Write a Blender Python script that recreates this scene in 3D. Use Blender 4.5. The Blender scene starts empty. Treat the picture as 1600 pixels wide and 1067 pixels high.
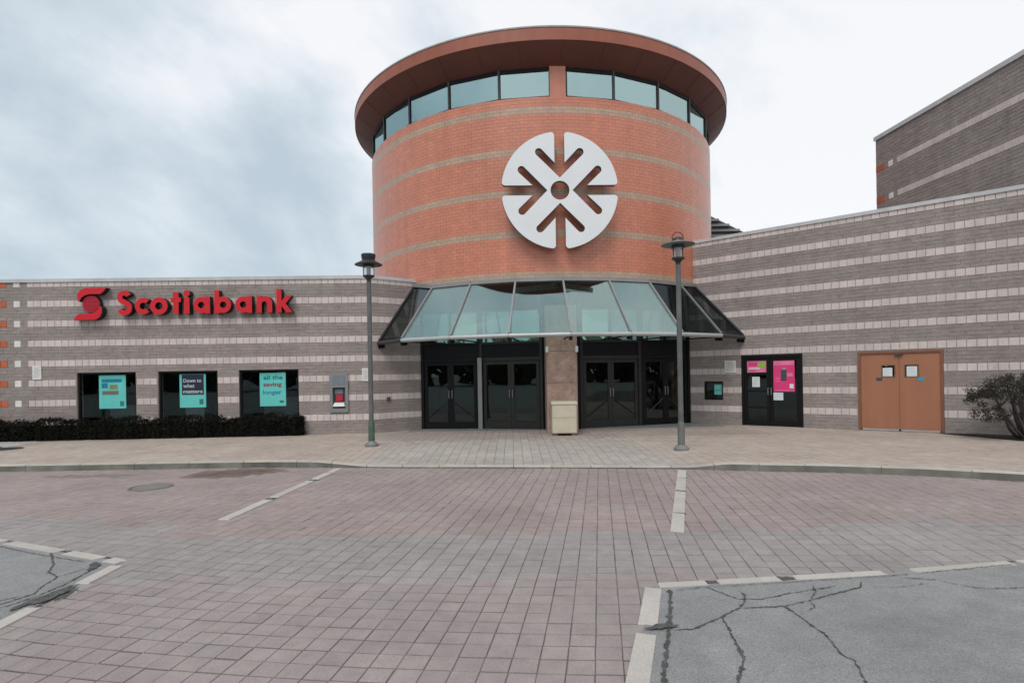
import bpy, math, random
from mathutils import Vector, Matrix
from mathutils.geometry import tessellate_polygon
random.seed(7)
SC = bpy.context.scene
COL = SC.collection
PI = math.pi
def rad(a): return math.radians(a)

# ---------------------------------------------------------------- camera
cam_d = bpy.data.cameras.new('camera')
cam = bpy.data.objects.new('camera', cam_d); COL.objects.link(cam)
cam_d.sensor_width = 36.0; cam_d.lens = 19.888
cam_d.shift_y = 0.0329
cam_d.clip_start = 0.05; cam_d.clip_end = 3000
cam.matrix_world = Matrix.Translation((0, 0, 1.70)) @ Matrix.Rotation(PI/2, 4, 'X') @ Matrix.Rotation(-0.01776, 4, 'Z')
SC.camera = cam

# ---------------------------------------------------------------- sky, sun, exposure
SUN_EL, SUN_AZ = 54.0, 200.0      # azimuth clockwise from +Y: behind the camera, a little to the left
world = bpy.data.worlds.new('World'); SC.world = world; world.use_nodes = True
wn, wl = world.node_tree.nodes, world.node_tree.links
wn.clear()
def wnode(t, **k):
    n = wn.new(t)
    for a, b in k.items(): setattr(n, a, b)
    return n
out = wnode('ShaderNodeOutputWorld')
sky = wnode('ShaderNodeTexSky', sky_type='NISHITA', sun_disc=False, sun_elevation=rad(SUN_EL), sun_rotation=rad(SUN_AZ))
bg1 = wnode('ShaderNodeBackground'); bg1.inputs['Strength'].default_value = 0.10
wl.new(sky.outputs[0], bg1.inputs[0])
tc = wnode('ShaderNodeTexCoord')
mp0 = wnode('ShaderNodeMapping'); mp0.inputs['Rotation'].default_value = (0.0, rad(-27), 0.0)
wl.new(tc.outputs['Generated'], mp0.inputs[0])
mp = wnode('ShaderNodeMapping'); mp.inputs['Scale'].default_value = (1.25, 1.25, 2.0); mp.inputs['Location'].default_value = (3.1, 1.7, 0.4)
wl.new(mp0.outputs[0], mp.inputs[0])
n1 = wnode('ShaderNodeTexNoise'); n1.inputs['Scale'].default_value = 2.7; n1.inputs['Detail'].default_value = 8; n1.inputs['Roughness'].default_value = 0.56; n1.inputs['Distortion'].default_value = 0.15
wl.new(mp.outputs[0], n1.inputs['Vector'])
n2 = wnode('ShaderNodeTexNoise'); n2.inputs['Scale'].default_value = 0.9; n2.inputs['Detail'].default_value = 2
wl.new(mp.outputs[0], n2.inputs['Vector'])
ad = wnode('ShaderNodeMath', operation='MULTIPLY_ADD'); ad.inputs[1].default_value = 0.65
wl.new(n1.outputs[0], ad.inputs[0])
mm = wnode('ShaderNodeMath', operation='MULTIPLY'); mm.inputs[1].default_value = 0.35
wl.new(n2.outputs[0], mm.inputs[0]); wl.new(mm.outputs[0], ad.inputs[2])
# the cloud deck is brighter towards the right-hand part of the sky (thin cloud there)
sx = wnode('ShaderNodeSeparateXYZ'); wl.new(tc.outputs['Generated'], sx.inputs[0])
br = wnode('ShaderNodeMath', operation='MULTIPLY_ADD'); br.inputs[1].default_value = 0.145
wl.new(sx.outputs[0], br.inputs[0]); wl.new(ad.outputs[0], br.inputs[2])
rp = wnode('ShaderNodeValToRGB')
e = rp.color_ramp.elements
e[0].position = 0.33; e[0].color = (0.475, 0.56, 0.625, 1)
e[1].position = 0.575; e[1].color = (0.865, 0.87, 0.885, 1)
x = e.new(0.43); x.color = (0.61, 0.68, 0.735, 1)
x = e.new(0.505); x.color = (0.765, 0.80, 0.84, 1)
wl.new(br.outputs[0], rp.inputs[0])
bg2 = wnode('ShaderNodeBackground'); bg2.inputs['Strength'].default_value = 1.0
wl.new(rp.outputs[0], bg2.inputs[0])
mx = wnode('ShaderNodeMixShader'); mx.inputs[0].default_value = 0.90
wl.new(bg1.outputs[0], mx.inputs[1]); wl.new(bg2.outputs[0], mx.inputs[2]); wl.new(mx.outputs[0], out.inputs[0])

sd = bpy.data.lights.new('sun', 'SUN'); sd.energy = 1.5; sd.angle = rad(28); sd.color = (1.0, 0.96, 0.90)
sun = bpy.data.objects.new('sun', sd); COL.objects.link(sun)
to_sun = Vector((math.sin(rad(SUN_AZ))*math.cos(rad(SUN_EL)), math.cos(rad(SUN_AZ))*math.cos(rad(SUN_EL)), math.sin(rad(SUN_EL))))
sun.rotation_euler = to_sun.to_track_quat('Z', 'Y').to_euler()
sun.location = to_sun*60

vs = SC.view_settings
vs.view_transform = 'Standard'; vs.look = 'None'; vs.exposure = 0.22; vs.gamma = 1.0; vs.use_curve_mapping = False
SC.render.engine = 'CYCLES'
SC.cycles.max_bounces = 10; SC.cycles.transparent_max_bounces = 16; SC.cycles.glossy_bounces = 5; SC.cycles.diffuse_bounces = 4
SC.cycles.sample_clamp_indirect = 6.0

# ---------------------------------------------------------------- materials
def lin(r, g, b):
    f = lambda c: (c/255/12.92) if c/255 <= .04045 else ((c/255+.055)/1.055)**2.4
    return (f(r), f(g), f(b))
def mat(name, base, rough=0.8, var=0.0, n_amt=0.12, n_scale=6.0, n2_amt=0.0, n2_scale=0.6, fine=0.0, fine_scale=90.0,
        bump=0.0, bump_scale=60.0, spec=0.4, metal=0.0, src=None, stretch=None, coat=0.0, streak=0.0):
    """Procedural surface. src: None, 'attr' (face colour attribute 'tint') or 'object' (object colour) multiplies the base."""
    m = bpy.data.materials.new(name); m.use_nodes = True
    N, L = m.node_tree.nodes, m.node_tree.links
    b = N['Principled BSDF']
    b.inputs['Roughness'].default_value = rough; b.inputs['Metallic'].default_value = metal
    b.inputs['Specular IOR Level'].default_value = spec
    b.inputs['Coat Weight'].default_value = coat; b.inputs['Coat Roughness'].default_value = 0.28
    geo = N.new('ShaderNodeNewGeometry')
    vec = geo.outputs['Position']
    if stretch:
        mpn = N.new('ShaderNodeMapping'); mpn.inputs['Scale'].default_value = stretch
        L.new(vec, mpn.inputs[0]); vec = mpn.outputs[0]
    col = N.new('ShaderNodeRGB'); col.outputs[0].default_value = (*base, 1); cur = col.outputs[0]
    def mul(a, bsock):
        x = N.new('ShaderNodeMix'); x.data_type = 'RGBA'; x.blend_type = 'MULTIPLY'; x.inputs[0].default_value = 1.0
        L.new(a, x.inputs[6]); L.new(bsock, x.inputs[7]); return x.outputs[2]
    def noise_fac(scale, amt, detail=4):
        t = N.new('ShaderNodeTexNoise'); t.inputs['Scale'].default_value = scale; t.inputs['Detail'].default_value = detail
        L.new(vec, t.inputs['Vector'])
        r = N.new('ShaderNodeMapRange'); r.inputs[1].default_value = 0.25; r.inputs[2].default_value = 0.75
        r.inputs[3].default_value = 1-amt; r.inputs[4].default_value = 1+amt
        L.new(t.outputs[0], r.inputs[0]); return r.outputs[0]
    if src == 'attr':
        a = N.new('ShaderNodeAttribute'); a.attribute_name = 'tint'; cur = mul(cur, a.outputs['Color'])
    if src == 'object':
        a = N.new('ShaderNodeObjectInfo'); cur = mul(cur, a.outputs['Color'])
    if var:
        a = N.new('ShaderNodeObjectInfo'); r = N.new('ShaderNodeMapRange')
        r.inputs[3].default_value = 1-var; r.inputs[4].default_value = 1+var
        L.new(a.outputs['Random'], r.inputs[0]); cur = mul(cur, r.outputs[0])
    if n_amt: cur = mul(cur, noise_fac(n_scale, n_amt))
    if n2_amt: cur = mul(cur, noise_fac(n2_scale, n2_amt, 3))
    if fine: cur = mul(cur, noise_fac(fine_scale, fine, 2))
    if streak:      # rain streaks running down the face
        mpn = N.new('ShaderNodeMapping'); mpn.inputs['Scale'].default_value = (3.2, 3.2, 0.16); L.new(geo.outputs['Position'], mpn.inputs[0])
        keep = vec; vec = mpn.outputs[0]; cur = mul(cur, noise_fac(1.0, streak, 5)); vec = keep
    L.new(cur, b.inputs['Base Color'])
    if bump:
        t = N.new('ShaderNodeTexNoise'); t.inputs['Scale'].default_value = bump_scale; t.inputs['Detail'].default_value = 5
        L.new(vec, t.inputs['Vector'])
        bp = N.new('ShaderNodeBump'); bp.inputs['Strength'].default_value = bump; bp.inputs['Distance'].default_value = 0.02
        L.new(t.outputs[0], bp.inputs['Height']); L.new(bp.outputs[0], b.inputs['Normal'])
    return m
def glass(name, tint, refl_col, base_refl, edge=0.5, rough=0.01):
    """thin architectural glass: tinted see-through plus a mirror reflection that grows at grazing angles"""
    m = bpy.data.materials.new(name); m.use_nodes = True
    N, L = m.node_tree.nodes, m.node_tree.links; N.clear()
    o = N.new('ShaderNodeOutputMaterial'); tr = N.new('ShaderNodeBsdfTransparent'); gl = N.new('ShaderNodeBsdfGlossy')
    tr.inputs[0].default_value = (*tint, 1); gl.inputs[0].default_value = (*refl_col, 1); gl.inputs['Roughness'].default_value = rough
    lw = N.new('ShaderNodeLayerWeight'); lw.inputs[0].default_value = 0.25
    mr = N.new('ShaderNodeMapRange'); mr.inputs[3].default_value = base_refl; mr.inputs[4].default_value = base_refl+edge
    L.new(lw.outputs['Fresnel'], mr.inputs[0])
    nz = N.new('ShaderNodeTexNoise'); nz.inputs['Scale'].default_value = 0.9; ge = N.new('ShaderNodeNewGeometry')
    L.new(ge.outputs['Position'], nz.inputs['Vector'])
    bp = N.new('ShaderNodeBump'); bp.inputs['Strength'].default_value = 0.03; bp.inputs['Distance'].default_value = 0.05
    L.new(nz.outputs[0], bp.inputs['Height']); L.new(bp.outputs[0], gl.inputs['Normal'])
    x = N.new('ShaderNodeMixShader'); L.new(mr.outputs[0], x.inputs[0]); L.new(tr.outputs[0], x.inputs[1]); L.new(gl.outputs[0], x.inputs[2])
    L.new(x.outputs[0], o.inputs[0]); return m
def emit(name, col, s):
    m = bpy.data.materials.new(name); m.use_nodes = True
    b = m.node_tree.nodes['Principled BSDF']; b.inputs['Base Color'].default_value = (*col, 1)
    b.inputs['Emission Color'].default_value = (*col, 1); b.inputs['Emission Strength'].default_value = s
    return m

M = {}
M['light_block'] = mat('pale pink block', (0.575, 0.500, 0.475), 0.85, var=0.07, n_amt=0.07, n_scale=9, n2_amt=0.08, n2_scale=0.7, fine=0.10, bump=0.25, bump_scale=70, streak=0.1)
M['light_stuff'] = mat('pale pink block courses', (0.575, 0.500, 0.475), 0.85, src='attr', n_amt=0.07, n_scale=9, n2_amt=0.08, n2_scale=0.7, fine=0.10, bump=0.25, bump_scale=70, streak=0.1)
M['dark_block'] = mat('brown grey split block', (0.285, 0.246, 0.230), 0.9, src='attr', n_amt=0.14, n_scale=5, n2_amt=0.10, n2_scale=0.5, fine=0.28, fine_scale=38, bump=0.55, bump_scale=32, stretch=(1, 1, 2.2), streak=0.1)
M['mortar'] = mat('grey mortar', (0.275, 0.238, 0.223), 0.95, n_amt=0.12, n_scale=8)
M['orange_block'] = mat('orange glazed block', (0.44, 0.115, 0.055), 0.7, var=0.08, n_amt=0.1)
M['white_block'] = mat('white block', (0.66, 0.64, 0.60), 0.8, var=0.05, n_amt=0.1, streak=0.1)
M['coping'] = mat('grey metal coping', (0.50, 0.50, 0.50), 0.45, n_amt=0.1, n_scale=2, n2_amt=0.1, metal=0.0, streak=0.1)
M['brick'] = mat('red glazed brick', (0.545, 0.190, 0.112), 0.42, var=0.055, n_amt=0.07, n_scale=4, n2_amt=0.07, n2_scale=0.45, fine=0.06, bump=0.05, spec=0.6, streak=0.09, coat=0.35)
M['brick_stuff'] = mat('red glazed brick courses', (0.545, 0.190, 0.112), 0.42, src='attr', n_amt=0.07, n_scale=4, n2_amt=0.07, n2_scale=0.45, fine=0.06, bump=0.05, spec=0.6, streak=0.09, coat=0.35)
M['band'] = mat('buff band brick', (0.43, 0.300, 0.215), 0.5, var=0.07, n_amt=0.08, n2_amt=0.06, fine=0.08, spec=0.5, streak=0.1, coat=0.35)
M['band_stuff'] = mat('buff band brick courses', (0.43, 0.300, 0.215), 0.5, src='attr', n_amt=0.08, n2_amt=0.06, fine=0.08, spec=0.5, streak=0.1, coat=0.35)
M['brick_mortar'] = mat('reddish mortar', (0.42, 0.150, 0.100), 0.9, n_amt=0.1)
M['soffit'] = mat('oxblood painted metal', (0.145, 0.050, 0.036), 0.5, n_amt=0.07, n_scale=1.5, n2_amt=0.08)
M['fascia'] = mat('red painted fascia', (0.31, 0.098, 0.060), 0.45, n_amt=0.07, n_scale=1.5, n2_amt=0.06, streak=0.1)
M['roof'] = mat('grey roof membrane', (0.35, 0.34, 0.33), 0.8)
M['black_frame'] = mat('black anodised frame', (0.007, 0.007, 0.008), 0.5, spec=0.2, n_amt=0.15, n_scale=3)
M['dark_frame'] = mat('dark bronze frame', (0.045, 0.043, 0.042), 0.42, n_amt=0.12, n_scale=3)
M['door_frame'] = mat('charcoal door frame', (0.030, 0.029, 0.028), 0.5, spec=0.25, n_amt=0.12, n_scale=3)
M['black_panel'] = mat('black spandrel panel', (0.010, 0.009, 0.012), 0.5, spec=0.15, n_amt=0.1, n_scale=2)
M['grey_metal'] = mat('satin grey metal', (0.28, 0.28, 0.28), 0.4, n_amt=0.1, n_scale=3, metal=0.35)
M['pale_metal'] = mat('pale gutter metal', (0.42, 0.44, 0.44), 0.35, n_amt=0.1, n_scale=2, metal=0.25)
M['pole'] = mat('weathered grey green lamp paint', (0.112, 0.117, 0.117), 0.5, n_amt=0.22, n_scale=4, n2_amt=0.15, n2_scale=1.5)
M['lamp_dark'] = mat('dark lamp metal', (0.030, 0.031, 0.032), 0.45, n_amt=0.2, n_scale=6)
M['lamp_disc'] = mat('grey lamp disc', (0.17, 0.185, 0.18), 0.45, n_amt=0.15, n_scale=6)
M['green_sleeve'] = mat('green painted sleeve', (0.060, 0.105, 0.075), 0.5, n_amt=0.25, n_scale=6)
M['emblem'] = mat('white aluminium emblem', (0.74, 0.76, 0.78), 0.42, n_amt=0.03, n_scale=1.5)
M['emblem_side'] = mat('grey emblem return', (0.20, 0.19, 0.18), 0.5)
M['sign_red'] = mat('red acrylic sign face', (0.58, 0.012, 0.022), 0.35, n_amt=0.04)
M['sign_red_dark'] = mat('deep red acrylic', (0.34, 0.010, 0.030), 0.35, n_amt=0.04)
M['sign_black'] = mat('black sign return', (0.010, 0.011, 0.010), 0.5)
M['stone'] = mat('pink brown granite', (0.40, 0.255, 0.205), 0.5, var=0.06, n_amt=0.32, n_scale=3.2, n2_amt=0.18, n2_scale=11, fine=0.15, fine_scale=60, spec=0.45)
M['stone_edge'] = mat('pale stone strip', (0.44, 0.36, 0.30), 0.55, n_amt=0.12, n_scale=5)
M['beige'] = mat('beige painted steel', (0.54, 0.485, 0.375), 0.5, n_amt=0.06, n_scale=5, n2_amt=0.06, n2_scale=1.5)
M['beige_dark'] = mat('dirty beige foot', (0.20, 0.16, 0.10), 0.7)
M['brown_door'] = mat('brown painted steel door', (0.345, 0.150, 0.085), 0.5, n_amt=0.06, n_scale=2.5, n2_amt=0.07, n2_scale=0.8, stretch=(1, 1, .4), streak=0.1)
M['brown_frame'] = mat('brown door frame', (0.215, 0.092, 0.052), 0.5, n_amt=0.08)
M['white_sign'] = mat('white sign plate', (0.66, 0.65, 0.63), 0.5, n_amt=0.05)
M['print_grey'] = mat('grey print', (0.32, 0.32, 0.33), 0.6)
M['paper'] = mat('white paper', (0.70, 0.76, 0.77), 0.7, n_amt=0.05)
M['teal'] = mat('teal poster print', (0.22, 0.80, 0.73), 0.45, n_amt=0.05, n_scale=3)
M['blue_print'] = mat('blue poster print', (0.04, 0.30, 0.48), 0.5)
M['brown_print'] = mat('brown poster print', (0.28, 0.22, 0.19), 0.5)
M['gold_print'] = mat('gold poster print', (0.42, 0.36, 0.14), 0.5)
M['purple'] = mat('dark purple print', (0.055, 0.040, 0.085), 0.45, n_amt=0.08)
M['green_print'] = mat('green poster print', (0.02, 0.26, 0.22), 0.5)
M['pink'] = mat('magenta poster print', (0.72, 0.045, 0.20), 0.45, n_amt=0.1, n_scale=3)
M['pink2'] = mat('soft pink poster print', (0.72, 0.20, 0.34), 0.45, n_amt=0.15, n_scale=4)
M['lime'] = mat('lime poster print', (0.28, 0.46, 0.08), 0.5)
M['slate'] = mat('slate print', (0.045, 0.075, 0.085), 0.5)
M['atm_steel'] = mat('brushed cash machine steel', (0.25, 0.26, 0.27), 0.38, n_amt=0.1, metal=0.3)
M['atm_dark'] = mat('dark cash machine recess', (0.060, 0.062, 0.066), 0.4)
M['screen'] = mat('dim screen', (0.18, 0.21, 0.23), 0.25)
M['red_panel'] = mat('red keypad panel', (0.45, 0.02, 0.04), 0.4)
M['interior'] = mat('dim interior plaster', (0.20, 0.20, 0.19), 0.9, n_amt=0.2, n_scale=1)
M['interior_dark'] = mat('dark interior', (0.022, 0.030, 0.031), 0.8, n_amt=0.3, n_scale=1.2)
M['paver'] = mat('worn paver', (1, 1, 1), 0.88, src='object', n_amt=0.11, n_scale=7, n2_amt=0.13, n2_scale=0.75, fine=0.18, fine_scale=120, bump=0.35, bump_scale=120)
M['paver_stuff'] = mat('worn paver courses', (1, 1, 1), 0.88, src='attr', n_amt=0.11, n_scale=7, n2_amt=0.13, n2_scale=0.75, fine=0.18, fine_scale=120, bump=0.35, bump_scale=120)
M['joint'] = mat('dark sand joint', (0.135, 0.116, 0.108), 0.95, n_amt=0.6, n_scale=1.1)
M['asphalt'] = mat('old grey asphalt', (0.248, 0.251, 0.250), 0.9, n_amt=0.13, n_scale=4.5, n2_amt=0.12, n2_scale=0.9, fine=0.34, fine_scale=110, bump=0.6, bump_scale=150)
M['crack'] = mat('crack filler', (0.070, 0.069, 0.069), 0.9, n_amt=0.5, n_scale=14, fine=0.3, fine_scale=60)
M['patch'] = mat('loose dark asphalt', (0.085, 0.084, 0.081), 0.95, n_amt=0.5, n_scale=16, fine=0.4, fine_scale=70, bump=0.8, bump_scale=60)
M['concrete'] = mat('pale concrete', (0.43, 0.40, 0.37), 0.88, var=0.06, n_amt=0.10, n_scale=4, n2_amt=0.08, fine=0.14, fine_scale=100, bump=0.3, bump_scale=90)
M['kerb'] = mat('kerb concrete', (0.40, 0.375, 0.335), 0.88, var=0.05, n_amt=0.12, n_scale=3, n2_amt=0.10, fine=0.12, bump=0.3)
M['kerb_face'] = mat('stained shaded kerb face', (0.17, 0.17, 0.145), 0.92, n_amt=0.40, n_scale=2.6, n2_amt=0.25, n2_scale=0.9, fine=0.15, bump=0.4)  # dirt stain plus the shade of the upright face, both put into the colour
M['iron'] = mat('cast iron cover', (0.17, 0.165, 0.155), 0.6, n_amt=0.2, n_scale=9)
M['soil'] = mat('dark mulch', (0.030, 0.027, 0.024), 0.95, n_amt=0.5, n_scale=12, bump=1.0, bump_scale=40)
M['hedge'] = mat('dark evergreen leaf', (0.011, 0.012, 0.008), 0.8, spec=0.15, n_amt=0.45, n_scale=8, n2_amt=0.3, n2_scale=2.0)
M['hedge_core'] = mat('hedge twigs', (0.006, 0.006, 0.005), 0.95, spec=0.1)
M['bush'] = mat('dull shrub leaf', (0.040, 0.036, 0.028), 0.7, n_amt=0.5, n_scale=7, n2_amt=0.3, n2_scale=2.0)
M['bark'] = mat('dark bark', (0.050, 0.044, 0.042), 0.9, n_amt=0.4, n_scale=14)
M['tree_mass'] = mat('far tree foliage', (0.040, 0.048, 0.030), 0.9, n_amt=0.5, n_scale=0.5)
M['shed'] = mat('dark ribbed metal', (0.062, 0.067, 0.072), 0.5, n_amt=0.1)
M['lamp_core'] = mat('lamp inner tube', (0.32, 0.33, 0.34), 0.4)
M['canopy_glass'] = glass('teal canopy glass', (0.80, 0.895, 0.875), (0.78, 0.88, 0.86), 0.21, 0.5)
M['side_glass'] = glass('darkened canopy end glass', (0.46, 0.50, 0.51), (0.55, 0.62, 0.65), 0.02, 0.25)  # end panes: dark view behind and lack of sky reflection put into tint
M['window_glass'] = glass('teal mirror glass', (0.46, 0.60, 0.60), (0.70, 0.91, 0.90), 0.46, 0.5)
M['door_glass'] = glass('dark door glass', (0.55, 0.60, 0.60), (0.62, 0.72, 0.72), 0.06, 0.4)
M['transom_glass'] = glass('transom glass', (0.70, 0.82, 0.80), (0.74, 0.97, 0.92), 0.52, 0.42)
M['bank_glass'] = glass('bank window glass', (0.92, 0.96, 0.96), (0.7, 0.8, 0.8), 0.025, 0.3)
M['lamp_glass'] = glass('clear lamp glass', (0.86, 0.88, 0.88), (0.9, 0.9, 0.9), 0.10, 0.4)
M['tube'] = emit('warm ceiling light', (1.0, 0.85, 0.45), 1.6)

# ---------------------------------------------------------------- helpers
def link(o, parent=None):
    COL.objects.link(o)
    if parent: o.parent = parent
    return o
class MB:
    """collects faces; build() makes ONE mesh object"""
    def __init__(s): s.v = []; s.f = []; s.mi = []; s.t = []
    def poly(s, pts, mi=0, tint=(1, 1, 1)):
        n = len(s.v); s.v += [tuple(p) for p in pts]; s.f.append(tuple(range(n, n+len(pts)))); s.mi.append(mi); s.t.append(tint)
    def mesh(s, pts, faces, mi=0, tint=(1, 1, 1)):
        n = len(s.v); s.v += [tuple(p) for p in pts]
        for f in faces: s.f.append(tuple(n+i for i in f)); s.mi.append(mi); s.t.append(tint)
    def hexa(s, p, mi=0, tint=(1, 1, 1), bottom=True):
        """p: 4 bottom pts CCW from above + 4 top pts"""
        F = [(4, 5, 6, 7), (0, 1, 5, 4), (1, 2, 6, 5), (2, 3, 7, 6), (3, 0, 4, 7)]
        if bottom: F.append((3, 2, 1, 0))
        s.mesh(p, F, mi, tint)
    def box(s, W, s0, s1, d0, d1, z0, z1, mi=0, tint=(1, 1, 1)):
        """W(s,d,z) -> world; d grows outwards"""
        s.hexa([W(s0, d1, z0), W(s1, d1, z0), W(s1, d0, z0), W(s0, d0, z0), W(s0, d1, z1), W(s1, d1, z1), W(s1, d0, z1), W(s0, d0, z1)], mi, tint)
    def bar(s, a, b, w, h, up=Vector((0, 0, 1)), mi=0):
        a, b = Vector(a), Vector(b); t = (b-a).normalized(); r = t.cross(up)
        if r.length < 1e-4: r = t.cross(Vector((0, 1, 0)))
        r.normalize(); u = r.cross(t)
        q = lambda c, i, j: c+r*(w/2*i)+u*(h/2*j)
        s.hexa([q(a, -1, -1), q(a, 1, -1), q(b, 1, -1), q(b, -1, -1), q(a, -1, 1), q(a, 1, 1), q(b, 1, 1), q(b, -1, 1)], mi)
    def tube(s, pts, rs, seg=10, mi=0, cap=True):
        pts = [Vector(p) for p in pts]; rings = []
        for i, p in enumerate(pts):
            t = (pts[min(i+1, len(pts)-1)]-pts[max(i-1, 0)]).normalized()
            r = t.cross(Vector((0.13, 0.21, 1))) if abs(t.z) < .95 else t.cross(Vector((1, 0.1, 0)))
            r.normalize(); u = r.cross(t)
            R = rs[i] if hasattr(rs, '__len__') else rs
            rings.append([p+r*(R*math.cos(2*PI*k/seg))+u*(R*math.sin(2*PI*k/seg)) for k in range(seg)])
        V = [q for ring in rings for q in ring]; F = []
        for i in range(len(pts)-1):
            for k in range(seg): F.append((i*seg+k, i*seg+(k+1) % seg, (i+1)*seg+(k+1) % seg, (i+1)*seg+k))
        if cap: F += [tuple(range(seg))[::-1], tuple(range((len(pts)-1)*seg, len(pts)*seg))]
        s.mesh(V, F, mi)
    def lathe(s, c, prof, seg=28, mi=0, a0=0, a1=2*PI):
        full = abs(a1-a0-2*PI) < 1e-6; n = seg if full else seg+1
        V = [(c[0]+r*math.sin(a0+(a1-a0)*k/seg), c[1]-r*math.cos(a0+(a1-a0)*k/seg), c[2]+z) for r, z in prof for k in range(n)]
        F = []
        for i in range(len(prof)-1):
            for k in range(seg):
                k2 = (k+1) % n
                F.append((i*n+k, i*n+k2, (i+1)*n+k2, (i+1)*n+k))
        s.mesh(V, F, mi)
    def build(s, name, mats, parent=None, smooth=False, loc=None, tint=False):
        me = bpy.data.meshes.new(name)
        me.from_pydata(s.v, [], s.f)
        if not isinstance(mats, (list, tuple)): mats = [mats]
        for m in mats: me.materials.append(m)
        me.polygons.foreach_set('material_index', s.mi)
        if smooth: me.polygons.foreach_set('use_smooth', [True]*len(s.f))
        if tint:
            at = me.attributes.new('tint', 'FLOAT_COLOR', 'FACE')
            at.data.foreach_set('color', [c for t in s.t for c in (*t, 1.0)])
        me.update()
        o = bpy.data.objects.new(name, me)
        link(o, parent)
        if loc: o.location = loc
        return o
def smooth_by_angle(o, ang=35):
    me = o.data
    me.polygons.foreach_set('use_smooth', [True]*len(me.polygons))
    me.set_sharp_from_angle(angle=rad(ang))
def thing(name, label, cat, loc=(0, 0, 0), group=None):
    o = bpy.data.objects.new(name, None); link(o); o.location = loc
    o.empty_display_size = 0.2
    o['label'] = label; o['category'] = cat
    if group: o['group'] = group
    return o
def tag(o, label, cat, group=None):
    o['label'] = label; o['category'] = cat
    if group: o['group'] = group
    return o
def struct(o): o['kind'] = 'structure'; return o
def stuff(o): o['kind'] = 'stuff'; return o
def adopt(o, root):
    """parent a part built in world coordinates under an Empty that stands elsewhere"""
    o.parent = root
    o.matrix_parent_inverse = Matrix.Translation(root.location).inverted()
    return o
def frame(px, py, dx, dy):
    """wall frame: W(s,d,z); (dx,dy) runs to the viewer's right, d points out of the wall to the viewer"""
    l = math.hypot(dx, dy); dx, dy = dx/l, dy/l; nx, ny = dy, -dx
    W = lambda s, d, z: Vector((px+s*dx+d*nx, py+s*dy+d*ny, z))
    W.rot = math.atan2(dy, dx); return W
def extrude_loops(mb, loops, to3, t0, t1, mi_face=0, mi_side=1):
    """loops: list of 2D loops (first the outline, then holes); to3(x,y,t)"""
    vl = [[Vector((x, y, 0)) for x, y in lp] for lp in loops]
    flat = [p for lp in loops for p in lp]
    for tri in tessellate_polygon(vl):
        a, b, c = [flat[i] for i in tri]
        if (b[0]-a[0])*(c[1]-a[1])-(b[1]-a[1])*(c[0]-a[0]) < 0: tri = tri[::-1]
        mb.poly([to3(*flat[i], t1) for i in tri], mi_face)
        mb.poly([to3(*flat[i], t0) for i in tri[::-1]], mi_side)
    for lp in loops:
        for i in range(len(lp)):
            p, q = lp[i], lp[(i+1) % len(lp)]
            mb.poly([to3(*p, t0), to3(*q, t0), to3(*q, t1), to3(*p, t1)], mi_side)
def lettering(text, W, s0, d, z0, size, material, parent, name='lettering', bold=0.0, width=None, shear=0.0):
    cu = bpy.data.curves.new('t', 'FONT'); cu.body = text; cu.size = size; cu.offset = bold; cu.resolution_u = 3; cu.shear = shear
    ob = bpy.data.objects.new('t', cu); COL.objects.link(ob)
    dg = bpy.context.evaluated_depsgraph_get()
    me = bpy.data.meshes.new_from_object(ob.evaluated_get(dg))
    bpy.data.objects.remove(ob); bpy.data.curves.remove(cu)
    xs = [v.co.x for v in me.vertices] or [0, 1]; k = 1.0 if width is None else width/max(1e-6, max(xs)-min(xs))
    x0 = min(xs)
    for v in me.vertices: v.co = W(s0+(v.co.x-x0)*k, d, z0+v.co.y)
    me.materials.clear(); me.materials.append(material); me.name = name
    return link(bpy.data.objects.new(name, me), parent)

# ================================================================= GROUND
ZR = -0.138            # top of the road pavers
def kerb_y(x):
    P = [(-60, 11.9), (-10.8, 11.88), (-6.7, 11.85), (-5.1, 11.82), (-3.6, 11.62), (-2.1, 11.40), (0.6, 11.08), (3.18, 10.74), (4.63, 10.33), (5.73, 10.08), (7.04, 9.60), (8.11, 9.00), (9.6, 8.0), (12, 6.0), (16, 2.0), (40, -22)]
    for (a, b), (c, d) in zip(P, P[1:]):
        if x <= c: return b+(d-b)*(x-a)/(c-a)
    return P[-1][1]
def sstep(t): t = max(0.0, min(1.0, t)); return t*t*(3-2*t)
def walk_z(x, y):
    """pavement level: flat, dropping to a flush kerb in front of the entrance"""
    r = sstep((x+4.3)/1.5)*sstep((4.1-x)/0.9)
    return -0.088*r*sstep(1-(y-kerb_y(x))/2.6)
ground = MB(); ground.poly([(-900, -900, -0.160), (900, -900, -0.160), (900, 900, -0.160), (-900, 900, -0.160)])
struct(ground.build('ground', M['asphalt']))

# asphalt areas that meet the paved crossing
A_L = [(-4.02, 5.80), (-4.9, 6.13), (-6.1, 6.66), (-9, 7.4), (-14, 7.8), (-60, 7.8), (-60, -8), (-3.9, -8), (-3.9, 2.0), (-3.95, 4.5)]
A_R = [(1.17, 4.86), (2.3, 4.93), (3.45, 5.09), (4.9, 5.33), (7, 5.3), (10, 4.3), (16, 0.5), (16, -8), (-3.0, -8), (-0.40, 0.0), (0.68, 3.36), (0.94, 4.14)]
def inside(p, poly):
    c = False; x, y = p
    for (a, b), (d, e_) in zip(poly, poly[1:]+poly[:1]):
        if (b > y) != (e_ > y) and x < (d-a)*(y-b)/(e_-b)+a: c = not c
    return c
road = struct(bpy.data.objects.new('road', None)); link(road); road.location = (0, 6, ZR)
bed = MB(); bed.poly([(-24, -1.5, -0.1465), (15, -1.5, -0.1465), (15, 12.6, -0.1465), (-24, 12.6, -0.1465)])
b_ = bed.build('joint_bed', M['joint']); adopt(b_, road)
TH = rad(8.8); PS = 0.178
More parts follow.
